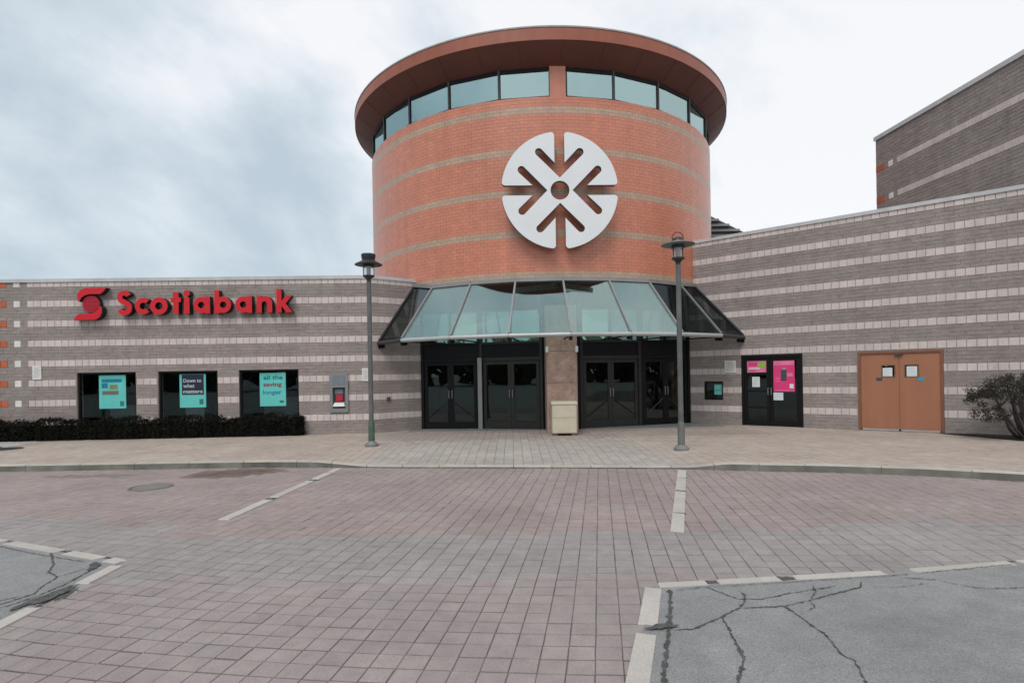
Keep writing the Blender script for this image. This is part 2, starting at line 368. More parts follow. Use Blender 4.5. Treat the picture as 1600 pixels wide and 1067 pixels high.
cT, sT = math.cos(TH), math.sin(TH)
AL = rad(3.5); cA, sA = math.cos(AL), math.sin(AL)
def to_w(i, j):
    """slightly settled paving: the courses run a little askew and bend towards the left"""
    x = 0.73+i*PS*cA+j*PS*sT; y = 3.36-i*PS*sA+j*PS*cT
    q = max(0.0, 0.6-x); y += 0.020*q*q if q < 4.5 else 0.020*(4.5*4.5+9*(q-4.5))
    return (x, y)
stripL_x = lambda y: -3.86+(y-7.5)*0.075
stripR_x = lambda y: 1.87+(y-6.53)*0.318
def paver_colour(x, y):
    rnd = random.Random(hash((round(x*50), round(y*50))))
    grey = (0.276, 0.253, 0.245); red = (0.292, 0.236, 0.226); pinkish = (0.286, 0.246, 0.239)
    wob = 0.25*math.sin(x*1.7)+0.12*math.sin(x*5.3)
    yb = 6.58 if -4.2 < x < 1.95 else (7.5 if x <= -4.2 else 6.9)
    if x <= -4.2: yb = 7.4-0.10*(x+4.2)+wob*.8
    if x > 1.95: yb = 6.75+wob*.6
    if y > yb: c = red if rnd.random() < .84 else pinkish
    elif y > 5.15+wob*.5: c = grey
    else: c = pinkish if rnd.random() < .86 else (0.280, 0.230, 0.228)
    k = 1+rnd.uniform(-.045, .045)
    # old wet stains by the left kerb
    q = ((x+5.55)/0.95)**2+((y-11.22-.18*(x+5.55))/0.55)**2+rnd.uniform(-.15, .15)
    if q < 1: k *= 0.34+0.30*max(q, 0); c = (c[0]*1.08, c[1]*.95, c[2]*.85)
    q = ((x+8.4)/1.0)**2+((y-11.15)/0.18)**2
    if q < 1: k *= 0.72
    return (c[0]*k, c[1]*k, c[2]*k)
PF = [(8, 9, 10, 11), (4, 5, 9, 8), (5, 6, 10, 9), (6, 7, 11, 10), (7, 4, 8, 11), (0, 1, 5, 4), (1, 2, 6, 5), (2, 3, 7, 6), (3, 0, 4, 7)]
def paver_pts(i, j, x, y):
    """12 points of one paver around its own centre: corners follow the laid grid, minus the joint"""
    r = random.Random(i*977+j); wide = 1.0 if r.random() > .18 else r.uniform(1.3, 2.0)
    ki, kj = .5-.5*.0065/PS*(wide if r.random() < .5 else 1), .5-.5*.0125/PS*wide
    C4 = [(a-x, b-y) for a, b in (to_w(i-ki, j-kj), to_w(i+ki, j-kj), to_w(i+ki, j+kj), to_w(i-ki, j+kj))]
    e = 1-0.007/PS
    return [(a, b, -.03) for a, b in C4]+[(a, b, -.0035) for a, b in C4]+[(a*e, b*e, 0) for a, b in C4]
cells = []
for i in range(-150, 90):
    for j in range(-30, 75):
        x, y = to_w(i, j)
        if not (-16 < x < 13 and -0.8 < y < kerb_y(x)+0.1): continue
        pts = [to_w(i+a, j+b) for a in (-.5, .5) for b in (-.5, .5)]
        if all(inside(p, A_L) for p in pts) or all(inside(p, A_R) for p in pts): continue
        u = 800+884*x/max(y, .01); v = 586+884*(1.7-ZR)/max(y, .01)
        vis = y > 1 and -10 < u < 1610 and v < 1075
        cells.append((0 if vis else 1, math.hypot(x, y), x, y, i, j))
cells.sort()
st = MB()
for n, (vis, d, x, y, i, j) in enumerate(cells):
    c = paver_colour(x, y); dz = random.uniform(-.0015, .0015)
    if random.random() < .04: dz -= .0025
    rz = random.uniform(-.008, .008); jx, jy = random.uniform(-.0018, .0018), random.uniform(-.0018, .0018)
    tx, ty = random.uniform(-.006, .006), random.uniform(-.006, .006)
    P = paver_pts(i, j, x, y)
    if n < 300:
        mb = MB(); mb.mesh(P, PF); o = mb.build('paver', M['paver']); adopt(o, road)
        o.location = (x+jx, y+jy, ZR+dz); o.rotation_euler = (tx, ty, rz); o.color = (*c, 1)
    else:
        cr, sr = math.cos(rz), math.sin(rz)
        st.mesh([(x+jx+a*cr-b*sr, y+jy+a*sr+b*cr, ZR+dz+z-a*ty+b*tx) for a, b, z in P], PF, 0, c)
o = stuff(st.build('paver_field', M['paver_stuff'], tint=True)); adopt(o, road)

# asphalt
ZA = -0.131
def slab(name, poly, z0, z1, m, parent=None):
    mb = MB(); extrude_loops(mb, [poly if sum((q[0]-p[0])*(q[1]+p[1]) for p, q in zip(poly, poly[1:]+poly[:1])) < 0 else poly[::-1]], lambda x, y, t: (x, y, t), z0, z1, 0, 0)
    return mb.build(name, m, parent)
asL = struct(slab('asphalt_road', A_L, -0.158, ZA, M['asphalt']))
asR = struct(slab('asphalt_road', A_R, -0.158, ZA, M['asphalt']))
def ribbon(pts, w, z, seed):
    rnd = random.Random(seed); P = []
    for (a, b), (c, d) in zip(pts, pts[1:]):
        n = max(2, int(math.hypot(c-a, d-b)/0.020))
        for k in range(n): t = k/n; P.append((a+(c-a)*t+rnd.uniform(-.007, .007), b+(d-b)*t+rnd.uniform(-.007, .007)))
    P.append(pts[-1]); mb = MB(); L = []; R = []
    for i, (x, y) in enumerate(P):
        a, b = P[max(i-1, 0)], P[min(i+1, len(P)-1)]; dx, dy = b[0]-a[0], b[1]-a[1]; l = math.hypot(dx, dy) or 1
        end = min(1, .25+min(i, len(P)-1-i)*.25)
        hw = w/2*.85*(rnd.uniform(.15, .85)+(.6 if rnd.random() < .07 else 0))*end
        L.append((x-dy/l*hw, y+dx/l*hw, z)); R.append((x+dy/l*hw, y-dx/l*hw, z))
    for i in range(len(P)-1): mb.poly([R[i], R[i+1], L[i+1], L[i]])
    return mb
ZC = ZA+0.004
for k, (pts, w) in enumerate([
    ([(1.86, 4.72), (1.87, 4.62), (1.79, 4.45), (1.72, 4.37), (1.53, 4.22), (1.26, 4.03), (1.12, 4.02)], .030),
    ([(1.53, 4.22), (1.51, 4.02), (1.47, 3.78), (1.45, 3.61), (1.39, 3.50), (1.30, 3.34), (1.1, 3.0)], .036),
    ([(1.62, 4.80), (1.79, 4.54), (1.97, 4.53), (2.23, 4.64), (2.41, 4.69), (2.7, 4.78)], .020),
    ([(1.75, 4.37), (2.08, 4.39), (2.10, 4.26), (2.11, 4.07), (2.13, 3.94), (2.12, 3.81), (2.08, 3.63), (2.12, 3.55), (2.05, 3.35), (1.95, 3.0)], .024),
    ([(2.08, 4.39), (2.33, 4.49), (2.58, 4.61), (2.89, 4.74), (2.98, 4.88)], .020),
    ([(2.33, 4.49), (2.30, 4.36), (2.22, 4.30)], .018), ([(2.35, 4.5), (2.48, 4.68), (2.52, 4.82)], .018),
    ([(3.35, 4.95), (3.65, 4.87), (3.70, 4.78), (3.83, 4.68), (3.95, 4.66), (4.3, 4.67)], .018),
    ([(2.98, 4.75), (3.2, 4.72), (3.5, 4.80)], .012),
    ([(1.30, 4.76), (1.205, 4.42), (1.105, 4.08), (1.06, 3.95), (0.945, 3.6), (0.815, 3.2), (.72, 2.9)], .060), ([(1.33, 4.74), (1.6, 4.80), (2.2, 4.86), (3.3, 4.99), (4.6, 5.22)], .016)]):
    o = ribbon(pts, w, ZC+0.0006*k, k).build('crack', M['crack']); o.parent = asR
for k, (pts, w) in enumerate([
    ([(-5.02, 6.12), (-4.66, 5.71), (-4.54, 5.50), (-4.33, 5.35), (-4.27, 5.10), (-4.20, 4.92), (-4.29, 4.71), (-4.5, 4.5)], .035),
    ([(-4.33, 5.35), (-4.25, 5.52), (-4.15, 5.60)], .022), ([(-4.30, 4.52), (-4.18, 4.71), (-4.12, 4.91), (-4.10, 5.14), (-4.14, 5.49), (-4.2, 5.72)], .030),
    ([(-4.20, 4.92), (-4.42, 4.75), (-4.7, 4.55)], .018), ([(-6.1, 6.52), (-5.2, 6.10), (-4.4, 5.78)], .018)]):
    o = ribbon(pts, w, ZC+0.0006*k, 40+k).build('crack', M['crack']); o.parent = asL
def blob(name, cx, cy, rx, ry, rot, z, m, parent, seed, world=True):
    rnd = random.Random(seed); n = 26; mb = MB(); ph = [rnd.uniform(0, 6.28) for _ in range(4)]
    P = []
    for k in range(n):
        a = 2*PI*k/n; r = 1+.18*math.sin(3*a+ph[0])+.14*math.sin(5*a+ph[1])+.10*math.sin(9*a+ph[2])
        x, y = rx*r*math.cos(a), ry*r*math.sin(a)
        P.append((cx+x*math.cos(rot)-y*math.sin(rot), cy+x*math.sin(rot)+y*math.cos(rot), z))
    mb.mesh(P+[(cx, cy, z+.006)], [(k, (k+1) % n, n) for k in range(n)])
    o = mb.build(name, m); o.parent = parent; return o
blob('dark_patch', -4.02, 4.83, .075, .24, rad(-12), ZC+.005, M['patch'], asL, 3)
blob('dark_patch', -4.20, 5.64, .045, .14, rad(30), ZC+.005, M['patch'], asL, 4)
blob('dark_patch', 1.045, 4.06, .115, .036, rad(14), ZC+.012, M['patch'], asR, 5)

# concrete edging blocks set in the paving (gaps between them filled with loose dark asphalt)
def edging(a, b, w, z, parts, gap_m=True):
    """parts: list of (t0,t1) along a->b in metres that are concrete"""
    a, b = Vector((*a, 0)), Vector((*b, 0)); t = (b-a).normalized(); n = Vector((-t.y, t.x, 0))
    end = 0
    for (p, q) in parts:
        mb = MB(); rr = random.Random(int(p*100)+int(a.x*77))
        c = [a+t*(p+rr.uniform(0, .02))+n*(w/2), a+t*p-n*(w/2), a+t*(q-rr.uniform(0, .02))-n*(w/2), a+t*q+n*(w/2)]
        bz = 0.008
        P = [Vector((v.x, v.y, -0.16)) for v in c]+[Vector((v.x, v.y, z-bz)) for v in c]
        m_ = sum(c, Vector())/4
        P += [Vector((v.x+(m_.x-v.x)*.0, v.y, z)) for v in [cc+(m_-cc).normalized()*bz*1.4 for cc in c]]
        mb.mesh(P, [(8, 9, 10, 11), (4, 5, 9, 8), (5, 6, 10, 9), (6, 7, 11, 10), (7, 4, 8, 11), (0, 1, 5, 4), (1, 2, 6, 5), (2, 3, 7, 6), (3, 0, 4, 7)])
        o = mb.build('edging_block', M['concrete']); adopt(o, road)
    if gap_m:
        for (p0, q0), (p1, q1) in zip(parts, parts[1:]):
            if p1-q0 > .02:
                c = a+t*((q0+p1)/2)
                o = blob('dark_patch', c.x, c.y, (p1-q0)/2+.03, w/2+.02, math.atan2(t.y, t.x), z-.012, M['patch'], road, int(q0*100))
                adopt(o, road)
ZE = ZR+0.012
edging((-3.83, 7.44), (-3.55, 11.55), .15, ZE, [(0, 1.20), (1.36, 2.75), (2.9, 3.55), (3.62, 4.1)])
edging((1.865, 6.50), (3.16, 10.62), .155, ZE, [(0, .90), (.96, 2.32), (2.42, 3.5), (3.56, 4.28)])
edging((-4.00, 5.76), (-6.15, 6.66), .13, ZE, [(.02, .24), (.36, .92), (1.06, 2.02), (2.14, 2.6)])
edging((-3.98, 5.66), (-3.92, 3.9), .13, ZE, [(0, .50), (1.02, 1.75)])
edging((1.24, 4.87), (3.45, 5.09), .11, ZE, [(-.02, .43), (.52, 1.09), (1.22, 2.08)])
edging((3.45, 5.09), (7.0, 5.62), .11, ZE, [(.14, 1.20), (1.28, 2.3), (2.36, 3.4)])
edging((1.165, 4.80), (0.935, 4.05), .14, ZE, [(-.02, .72)])
edging((0.935, 4.05), (0.295, 2.05), .14, ZE, [(.08, 1.1), (1.16, 2.0)])

# pavement (raised walk) with its pavers, and the kerb
walk = struct(bpy.data.objects.new('pavement', None)); link(walk); walk.location = (0, 14, 0)
mb = MB(); xs = [-45+.5*k for k in range(150)]
for xa, xb in zip(xs, xs[1:]):
    ya, yb = kerb_y(xa)+.05, kerb_y(xb)+.05
    row = [0, .4, .8, 1.4, 2.0, 2.6, 30]
    for p, q in zip(row, row[1:]):
        mb.poly([(xa, ya+p, walk_z(xa, ya+p)-.014), (xb, yb+p, walk_z(xb, yb+p)-.014), (xb, yb+q, walk_z(xb, yb+q)-.014), (xa, ya+q, walk_z(xa, ya+q)-.014)])
o = mb.build('walk_bed', M['joint']); adopt(o, walk)
WP = 0.20
mb = MB()
def walk_colour(x, y):
    rnd = random.Random(hash((round(x*41), round(y*37))))
    tan = (0.400, 0.333, 0.287); grey = (0.368, 0.338, 0.305); red = (0.330, 0.272, 0.246); buff = (0.405, 0.350, 0.305)
    if x < -12.6-(y-11.9)*0.35: c = (0.40, 0.39, 0.365)
    elif -3.4+0.12*(y-12)+rnd.uniform(-.25, .25) < x < 3.1-0.1*(y-12)+rnd.uniform(-.25, .25):
        c = grey if y < 14.9 else red
        if abs(y-14.9) < .35 and rnd.random() < .4: c = red
    elif y > 15.0 and -4.4 < x < 7: c = (0.345, 0.295, 0.262)
    else: c = tan if rnd.random() < .75 else buff
    k = 1+rnd.uniform(-.06, .06)
    return tuple(v*k for v in c)
for i in range(-85, 75):
    for j in range(-20, 60):
        x, y = i*WP, 9.0+j*WP
        if y > 19.6 or y < kerb_y(x)-.1: continue
        g = .0035; q = []
        for a, b in ((0, 0), (1, 0), (1, 1), (0, 1)):
            px = x+(a*WP) + (g if a == 0 else -g); py = y+b*WP+(g if b == 0 else -g)
            py = max(py, kerb_y(px)+.145); q.append((px, py))
        if q[3][1]-q[0][1] < .02 or q[2][1]-q[1][1] < .02: continue
        dz = random.uniform(-.0015, .0015)
        B = [(a, b, walk_z(a, b)-.02) for a, b in q]; T = [(a, b, walk_z(a, b)+dz) for a, b in q]
        mb.hexa(B+T, 0, walk_colour(x, y), bottom=False)
o = stuff(mb.build('walk_pavers', M['paver_stuff'], tint=True)); adopt(o, walk)
kerb = struct(bpy.data.objects.new('kerb', None)); link(kerb); kerb.location = (0, 11, 0)
xk = -16.0; n = 0
while xk < 14:
    L_ = 1.15 if (xk < -5.5 or xk > 4.6) else .75
    mb = MB(); N = 5; g = .006
    X = [xk+g+(L_-2*g)*k/N for k in range(N+1)]
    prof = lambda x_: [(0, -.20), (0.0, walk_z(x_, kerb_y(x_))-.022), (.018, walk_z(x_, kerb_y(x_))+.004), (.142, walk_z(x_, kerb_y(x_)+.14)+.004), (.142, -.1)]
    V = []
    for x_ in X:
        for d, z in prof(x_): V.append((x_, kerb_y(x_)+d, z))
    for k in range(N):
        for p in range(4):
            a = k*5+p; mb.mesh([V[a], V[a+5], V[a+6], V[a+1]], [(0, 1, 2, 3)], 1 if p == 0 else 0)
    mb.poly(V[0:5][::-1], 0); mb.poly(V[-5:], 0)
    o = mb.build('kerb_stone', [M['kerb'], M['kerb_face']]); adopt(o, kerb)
    xk += L_; n += 1
# planting bed at the foot of the right wall
bedm = MB(); bedm.poly([(10.95, 14.62, .012), (11.15, 14.02, .012), (11.55, 12.75, .03), (15.5, 8.6, .03), (17, 10.2, .03), (11.6, 14.25, .03)])
struct(bedm.build('planting_bed', M['soil']))
bedm = MB(); bedm.poly([(-15.9, 16.72, .012), (-6.3, 17.02, .012), (-6.25, 17.37, .012), (-15.9, 17.04, .012)])
struct(bedm.build('planting_bed', M['soil']))

# ================================================================= STRIPED WALLS
WL = frame(0, 17.5727, 1, 0.03424)          # bank wing, facing the viewer
WS = frame(0, 20.6242, 1, 0.7462)           # short return to the entrance
WR = frame(0, 23.9246, 1, -0.8379)          # right wing
def block_mesh(L_, H_, D_, name, m):
    mb = MB(); b = .006; g = .004
    x0, x1, z0, z1 = -L_/2+g, L_/2-g, -H_/2+g, H_/2-g
    P = [(x0, 0, z0), (x1, 0, z0), (x1, 0, z1), (x0, 0, z1), (x0+b, -D_, z0+b), (x1-b, -D_, z0+b), (x1-b, -D_, z1-b), (x0+b, -D_, z1-b)]
    mb.mesh(P, [(4, 5, 6, 7), (0, 1, 5, 4), (1, 2, 6, 5), (2, 3, 7, 6), (3, 0, 4, 7)])
    me = bpy.data.meshes.new(name); me.from_pydata(mb.v, [], mb.f); me.materials.append(m); me.update()
    return me, P, mb.f
BD = 0.014
ME_L, BP, BF = block_mesh(.2, .2, BD, 'light_block', M['light_block'])
ME_O, _, _ = block_mesh(.2, .2, BD, 'orange_block', M['orange_block'])
ME_W, _, _ = block_mesh(.2, .2, BD, 'white_block', M['white_block'])
def cut(a, b, spans):
    segs = [(a, b)]
    for p, q in spans:
        nx = []
        for s, t in segs:
            if q <= s or p >= t: nx.append((s, t)); continue
            if s < p: nx.append((s, p))
            if q < t: nx.append((q, t))
        segs = nx
    return segs
def striped_wall(root, W, s0, s1, ztop, openings, first=.5, step=.6, light_from=None, corner=None, limit=300, reveal=.16, back=6.0, ctx=None, z0=0.0, core_name='wall'):
    """core with openings + rows of pale blocks (parts) + courses of dark blocks (stuff) + coping"""
    light_from = s0 if light_from is None else light_from
    S = sorted(set([s0, s1]+[v for o in openings for v in o[:2] if s0 < v < s1]))
    Z = sorted(set([z0-.3, ztop]+[v for o in openings for v in o[2:4] if z0-.3 < v < ztop]))
    mb = MB()
    for a, b in zip(S, S[1:]):
        for p, q in zip(Z, Z[1:]):
            ms, mz = (a+b)/2, (p+q)/2
            if any(o[0] < ms < o[1] and o[2] < mz < o[3] for o in openings): continue
            mb.poly([W(a, 0, p), W(b, 0, p), W(b, 0, q), W(a, 0, q)])
    for o in openings:
        a, b, p, q = o
        mb.poly([W(a, 0, p), W(a, 0, q), W(a, -reveal-.1, q), W(a, -reveal-.1, p)]); mb.poly([W(b, 0, q), W(b, 0, p), W(b, -reveal-.1, p), W(b, -reveal-.1, q)])
        mb.poly([W(a, 0, q), W(b, 0, q), W(b, -reveal-.1, q), W(a, -reveal-.1, q)]); mb.poly([W(b, 0, p), W(a, 0, p), W(a, -reveal-.1, p), W(b, -reveal-.1, p)])
    mb.poly([W(s0, 0, ztop), W(s1, 0, ztop), W(s1, -back, ztop), W(s0, -back, ztop)])
    mb.poly([W(s0, -back, z0-.3), W(s0, 0, z0-.3), W(s0, 0, ztop), W(s0, -back, ztop)]); mb.poly([W(s1, 0, z0-.3), W(s1, -back, z0-.3), W(s1, -back, ztop), W(s1, 0, ztop)])
    mb.poly([W(s1, -back, z0-.3), W(s0, -back, z0-.3), W(s0, -back, ztop), W(s1, -back, ztop)])
    o = mb.build(core_name, M['mortar']); adopt(o, root)
    pieces = []; dk = MB(); ncourse = int(round((ztop-z0)/.2))
    for c in range(ncourse):
        zb = z0+c*.2; zc = zb+.1
        k = (zc-first)/step; light = abs(k-round(k)) < .02 and k > -.5
        spans = [(o_[0], o_[1]) for o_ in openings if o_[2] < zb+.19 and o_[3] > zb+.01]
        if light:
            a0 = light_from
            n_ = int((s1-a0)/.2+.001)
            for i in range(n_+1):
                a, b = a0+.2*i, min(a0+.2*i+.2, s1)
                if b-a < .03: continue
                for p, q in cut(a, b, spans):
                    if q-p > .03: pieces.append(('light_block', (p+q)/2, zc, (q-p)/.2))
            if corner is not None:
                pieces += [('orange_block', corner+.1, zc, 1), ('orange_block', corner+.3, zc, 1), ('white_block', corner+.7, zc, 1)]
                dark_spans = spans+[(corner, corner+.4), (corner+.6, corner+.8), (light_from, s1)]
            else: dark_spans = spans+[(light_from, s1)]
        else: dark_spans = spans
        for hc in (0, 1):
            zq = zb+.1*hc; off = (.2 if hc else 0)+(.1 if c % 2 else 0)
            n_ = int((s1-s0)/.4)+2
            for i in range(n_):
                a, b = max(s0, s0-off+.4*i), min(s0-off+.4*i+.4, s1)
                if b-a < .02: continue
                for p, q in cut(a, b, dark_spans):
                    if q-p < .02: continue
                    v = random.uniform(.95, 1.05); w = random.uniform(-.015, .015); d = .006+random.uniform(-.002, .004)
                    g = .0025; e_ = .006
                    pts = [W(p+g, 0, zq+g), W(q-g, 0, zq+g), W(q-g, 0, zq+.1-g), W(p+g, 0, zq+.1-g), W(p+g+e_, d, zq+g+e_), W(q-g-e_, d, zq+g+e_), W(q-g-e_, d, zq+.1-g-e_), W(p+g+e_, d, zq+.1-g-e_)]
                    dk.mesh(pts, BF, 0, (v+w, v, v-w))
    o = stuff(dk.build('dark_block_courses', M['dark_block'], tint=True)); adopt(o, root)
    key = lambda p: -((W(p[1], 0, p[2])-Vector((0, 0, 1.7))).length) 
    def on_frame(p):
        w = W(p[1], 0, p[2]); u = 800+884*w.x/w.y; v = 586-884*(w.z-1.7)/w.y
        return -5 < u < 1605 and -5 < v < 1072
    vis = [p for p in pieces if on_frame(p)]; hid = [p for p in pieces if not on_frame(p)]
    vis.sort(key=lambda p: (p[0] == 'light_block', (W(p[1], 0, p[2])-Vector((0, 0, 1.7))).length))
    rest = MB(); cnt = 0
    for kind, s, z, k in vis+hid:
        if kind != 'light_block' or (cnt < limit and (kind, s, z, k) in vis):
            me = {'light_block': ME_L, 'orange_block': ME_O, 'white_block': ME_W}[kind]
            o = bpy.data.objects.new(kind, me); link(o); o.location = W(s, 0, z); o.rotation_euler = (0, 0, W.rot); o.scale = (k, 1, 1)
            adopt(o, root)
            if kind == 'light_block': cnt += 1
        else:
            v = random.uniform(.93, 1.07)
            rest.mesh([W(s+x*k, -y, z+zz) for x, y, zz in BP], BF, 0, (v, v, v))
    if rest.f:
        o = stuff(rest.build('light_block_courses', M['light_stuff'], tint=True)); adopt(o, root)
    cp = MB()
    cp.box(W, s0-.02, s1, -.30, .045, ztop+.001, ztop+.05); cp.box(W, s0-.02, s1, .018, .045, ztop-.05, ztop+.001)
    o = cp.build('coping', M['coping']); adopt(o, root)
def room(root, W, a, b, z0, z1, d0, d1, m):
    mb = MB()
    mb.poly([W(a, d1, z0), W(b, d1, z0), W(b, d1, z1), W(a, d1, z1)]); mb.poly([W(a, d0, z0), W(a, d1, z0), W(a, d1, z1), W(a, d0, z1)])
    mb.poly([W(b, d1, z0), W(b, d0, z0), W(b, d0, z1), W(b, d1, z1)]); mb.poly([W(a, d0, z1), W(a, d1, z1), W(b, d1, z1), W(b, d0, z1)]); mb.poly([W(a, d0, z0), W(b, d0, z0), W(b, d1, z0), W(a, d1, z0)])
    o = mb.build('room_lining', m); adopt(o, root)
def window(root, W, a, b, z0, z1, gm, fw=.055, mullions=(), fm='black_frame'):
    f = MB(); d0, d1 = -.13, -.05
    f.box(W, a+.003, a+fw, d0, d1, z0+.003, z1-.003); f.box(W, b-fw, b-.003, d0, d1, z0+.003, z1-.003)
    f.box(W, a+fw+.0005, b-fw-.0005, d0, d1-.001, z1-fw, z1-.003); f.box(W, a+fw+.0005, b-fw-.0005, d0, d1-.001, z0+.003, z0+fw)
    for m_ in mullions: f.box(W, m_-.025, m_+.025, d0, d1-.002, z0+fw, z1-fw)
    fo = f.build('window', M[fm]); adopt(fo, root)
    g = MB(); g.box(W, a+fw-.01, b-fw+.01, -.10, -.092, z0+fw-.01, z1-fw+.01)
    go = g.build('pane', gm); go.parent = fo
    return fo
# ---- bank wing (left)
bank = thing('bank_building', 'low grey and pale pink striped block wall of the bank wing left of the rotunda', 'building', (-9.9, 17.24, 0))
BW = [(-13.18, -11.43, .40, 2.0), (-10.77, -8.99, .40, 2.0), (-8.35, -6.55, .40, 2.0)]
striped_wall(bank, WL, -15.6, -4.289, 4.8, BW+[(-5.58, -5.06, .72, 1.80)], light_from=-14.6, corner=-15.6, limit=255)
striped_wall(bank, WS, -5.345, -3.60, 4.8, [], limit=45, back=.5, core_name='return_wall')
for a, b, p, q in BW: window(bank, WL, a, b, p, q, M['bank_glass'], mullions=())
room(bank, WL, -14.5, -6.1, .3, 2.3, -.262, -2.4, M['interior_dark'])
fr = MB(); fr.box(WL, -13.0, -11.6, -1.6, -1.2, .3, .95); fr.box(WL, -8.2, -7.0, -1.9, -1.5, .3, 1.1); fr.box(WL, -10.5, -9.9, -1.4, -1.0, .3, .9)
o = fr.build('desk', M['screen']); adopt(o, bank)
# ---- right wing
shop = thing('shop_building', 'grey and pale pink striped block wall running up to the right of the rotunda', 'building', (10.6, 15.04, 0))
RO = [(8.24, 8.86, .78, 1.38), (9.45, 11.21, 0.0, 2.19), (12.62, 14.53, 0.0, 2.17)]
striped_wall(shop, WR, 7.60, 20.0, 6.0, RO, limit=300, back=5.0, core_name='wall')
fo = window(shop, WR, 8.24, 8.86, .78, 1.38, M['bank_glass'], fw=.045)
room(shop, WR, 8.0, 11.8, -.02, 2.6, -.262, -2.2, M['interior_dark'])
# ---- tall block behind the right wing
TB = frame(12.35, 19.0, math.sin(rad(4.25)), -math.cos(rad(4.25)))
tall = thing('tall_building', 'tall grey block wall with thin pale stripes rising behind the right wing', 'building', (12.5, 16.5, 0))
mb = MB()
for p, q in ((0, 9.4),):
    mb.poly([TB(0, 0, p), TB(6.5, 0, p), TB(6.5, 0, q), TB(0, 0, q)]); mb.poly([TB(0, -9, p), TB(0, 0, p), TB(0, 0, q), TB(0, -9, q)])
    mb.poly([TB(6.5, 0, p), TB(6.5, -9, p), TB(6.5, -9, q), TB(6.5, 0, q)]); mb.poly([TB(0, 0, q), TB(6.5, 0, q), TB(6.5, -9, q), TB(0, -9, q)])
    mb.poly([TB(6.5, -9, p), TB(0, -9, p), TB(0, -9, q), TB(6.5, -9, q)])
o = mb.build('wall', M['mortar']); adopt(o, tall)
dk = MB(); zrows = (8.25, 7.20)
zc_ = [round(8.25+.2+.105*k, 4) for k in range(9)]+[round(7.40+.0944*k, 4) for k in range(9)]+[round(7.20-.1*(k+1), 4) for k in range(22)]
hs_ = [.105]*9+[.0944]*9+[.1]*22
for n_, (z, h) in enumerate(list(zip(zc_, hs_))+[(r, .2) for r in zrows]):
    light = n_ >= len(zc_)
    off = .2*(n_ % 2)+.1*((n_//2) % 2)
    for i in range(19):
        a, b = max(0, .4*i-off), min(6.5, .4*i-off+.4)
        if b-a < .03: continue
        for p, q in cut(a, b, [(0, .4), (.56, .76), (.94, 6.5)] if light else []):
            if q-p < .02: continue
            v = random.uniform(.92, 1.07); g = .0025; e_ = .006; d = .006+random.uniform(-.002, .004)
            dk.mesh([TB(p+g, 0, z+g), TB(q-g, 0, z+g), TB(q-g, 0, z+h-g), TB(p+g, 0, z+h-g), TB(p+g+e_, d, z+g+e_), TB(q-g-e_, d, z+g+e_), TB(q-g-e_, d, z+h-g-e_), TB(p+g+e_, d, z+h-g-e_)], BF, 0, (v, v, v))
for z in zrows:
    for s, me, nm in [(.1, ME_O, 'orange_block'), (.3, ME_O, 'orange_block'), (.66, ME_W, 'white_block')]+[(1.04+.2*i, ME_L, 'light_block') for i in range(27)]:
        o = bpy.data.objects.new(nm, me); link(o); o.location = TB(s, 0, z+.1); o.rotation_euler = (0, 0, TB.rot); adopt(o, tall)
o = stuff(dk.build('dark_block_courses', M['dark_block'], tint=True)); adopt(o, tall)
cp = MB(); cp.box(TB, -.04, 6.5, -.3, .05, 9.402, 9.46); cp.box(TB, -.04, 6.5, .02, .05, 9.33, 9.402)
o = cp.build('coping', M['coping']); adopt(o, tall)
# ---- dark sloping rooftop enclosure behind the rotunda
shed = thing('rooftop_enclosure', 'dark louvred sloping roof enclosure peeping out right of the rotunda', 'roof', (8.5, 28, 0))
mb = MB()
sec = [(5.2, 4.5), (12.6, 4.5), (12.6, 7.15), (9.3, 8.82), (7.0, 9.98), (5.2, 9.98)]
for (a, za), (b, zb) in zip(sec, sec[1:]+sec[:1]): mb.poly([(a, 26, za), (a, 31, za), (b, 31, zb), (b, 26, zb)])
mb.poly([(a, 26, z_) for a, z_ in sec][::1]); mb.poly([(a, 31, z_) for a, z_ in sec][::-1])
o = mb.build('body', M['shed']); adopt(o, shed)
for k in range(12):
    zz = 6.9+.24*k; xr = min(12.4, 12.6-(zz-7.15)/(8.82-7.15)*(12.6-9.3)) if zz > 7.15 else 12.4
    mb = MB(); mb.hexa([(5.3, 25.90, zz), (xr-.15, 25.90, zz), (xr-.15, 25.99, zz+.1), (5.3, 25.99, zz+.1), (5.3, 25.90, zz+.03), (xr-.15, 25.90, zz+.03), (xr-.15, 25.99, zz+.14), (5.3, 25.99, zz+.14)])
    o = mb.build('louvre', M['lamp_disc']); adopt(o, shed)

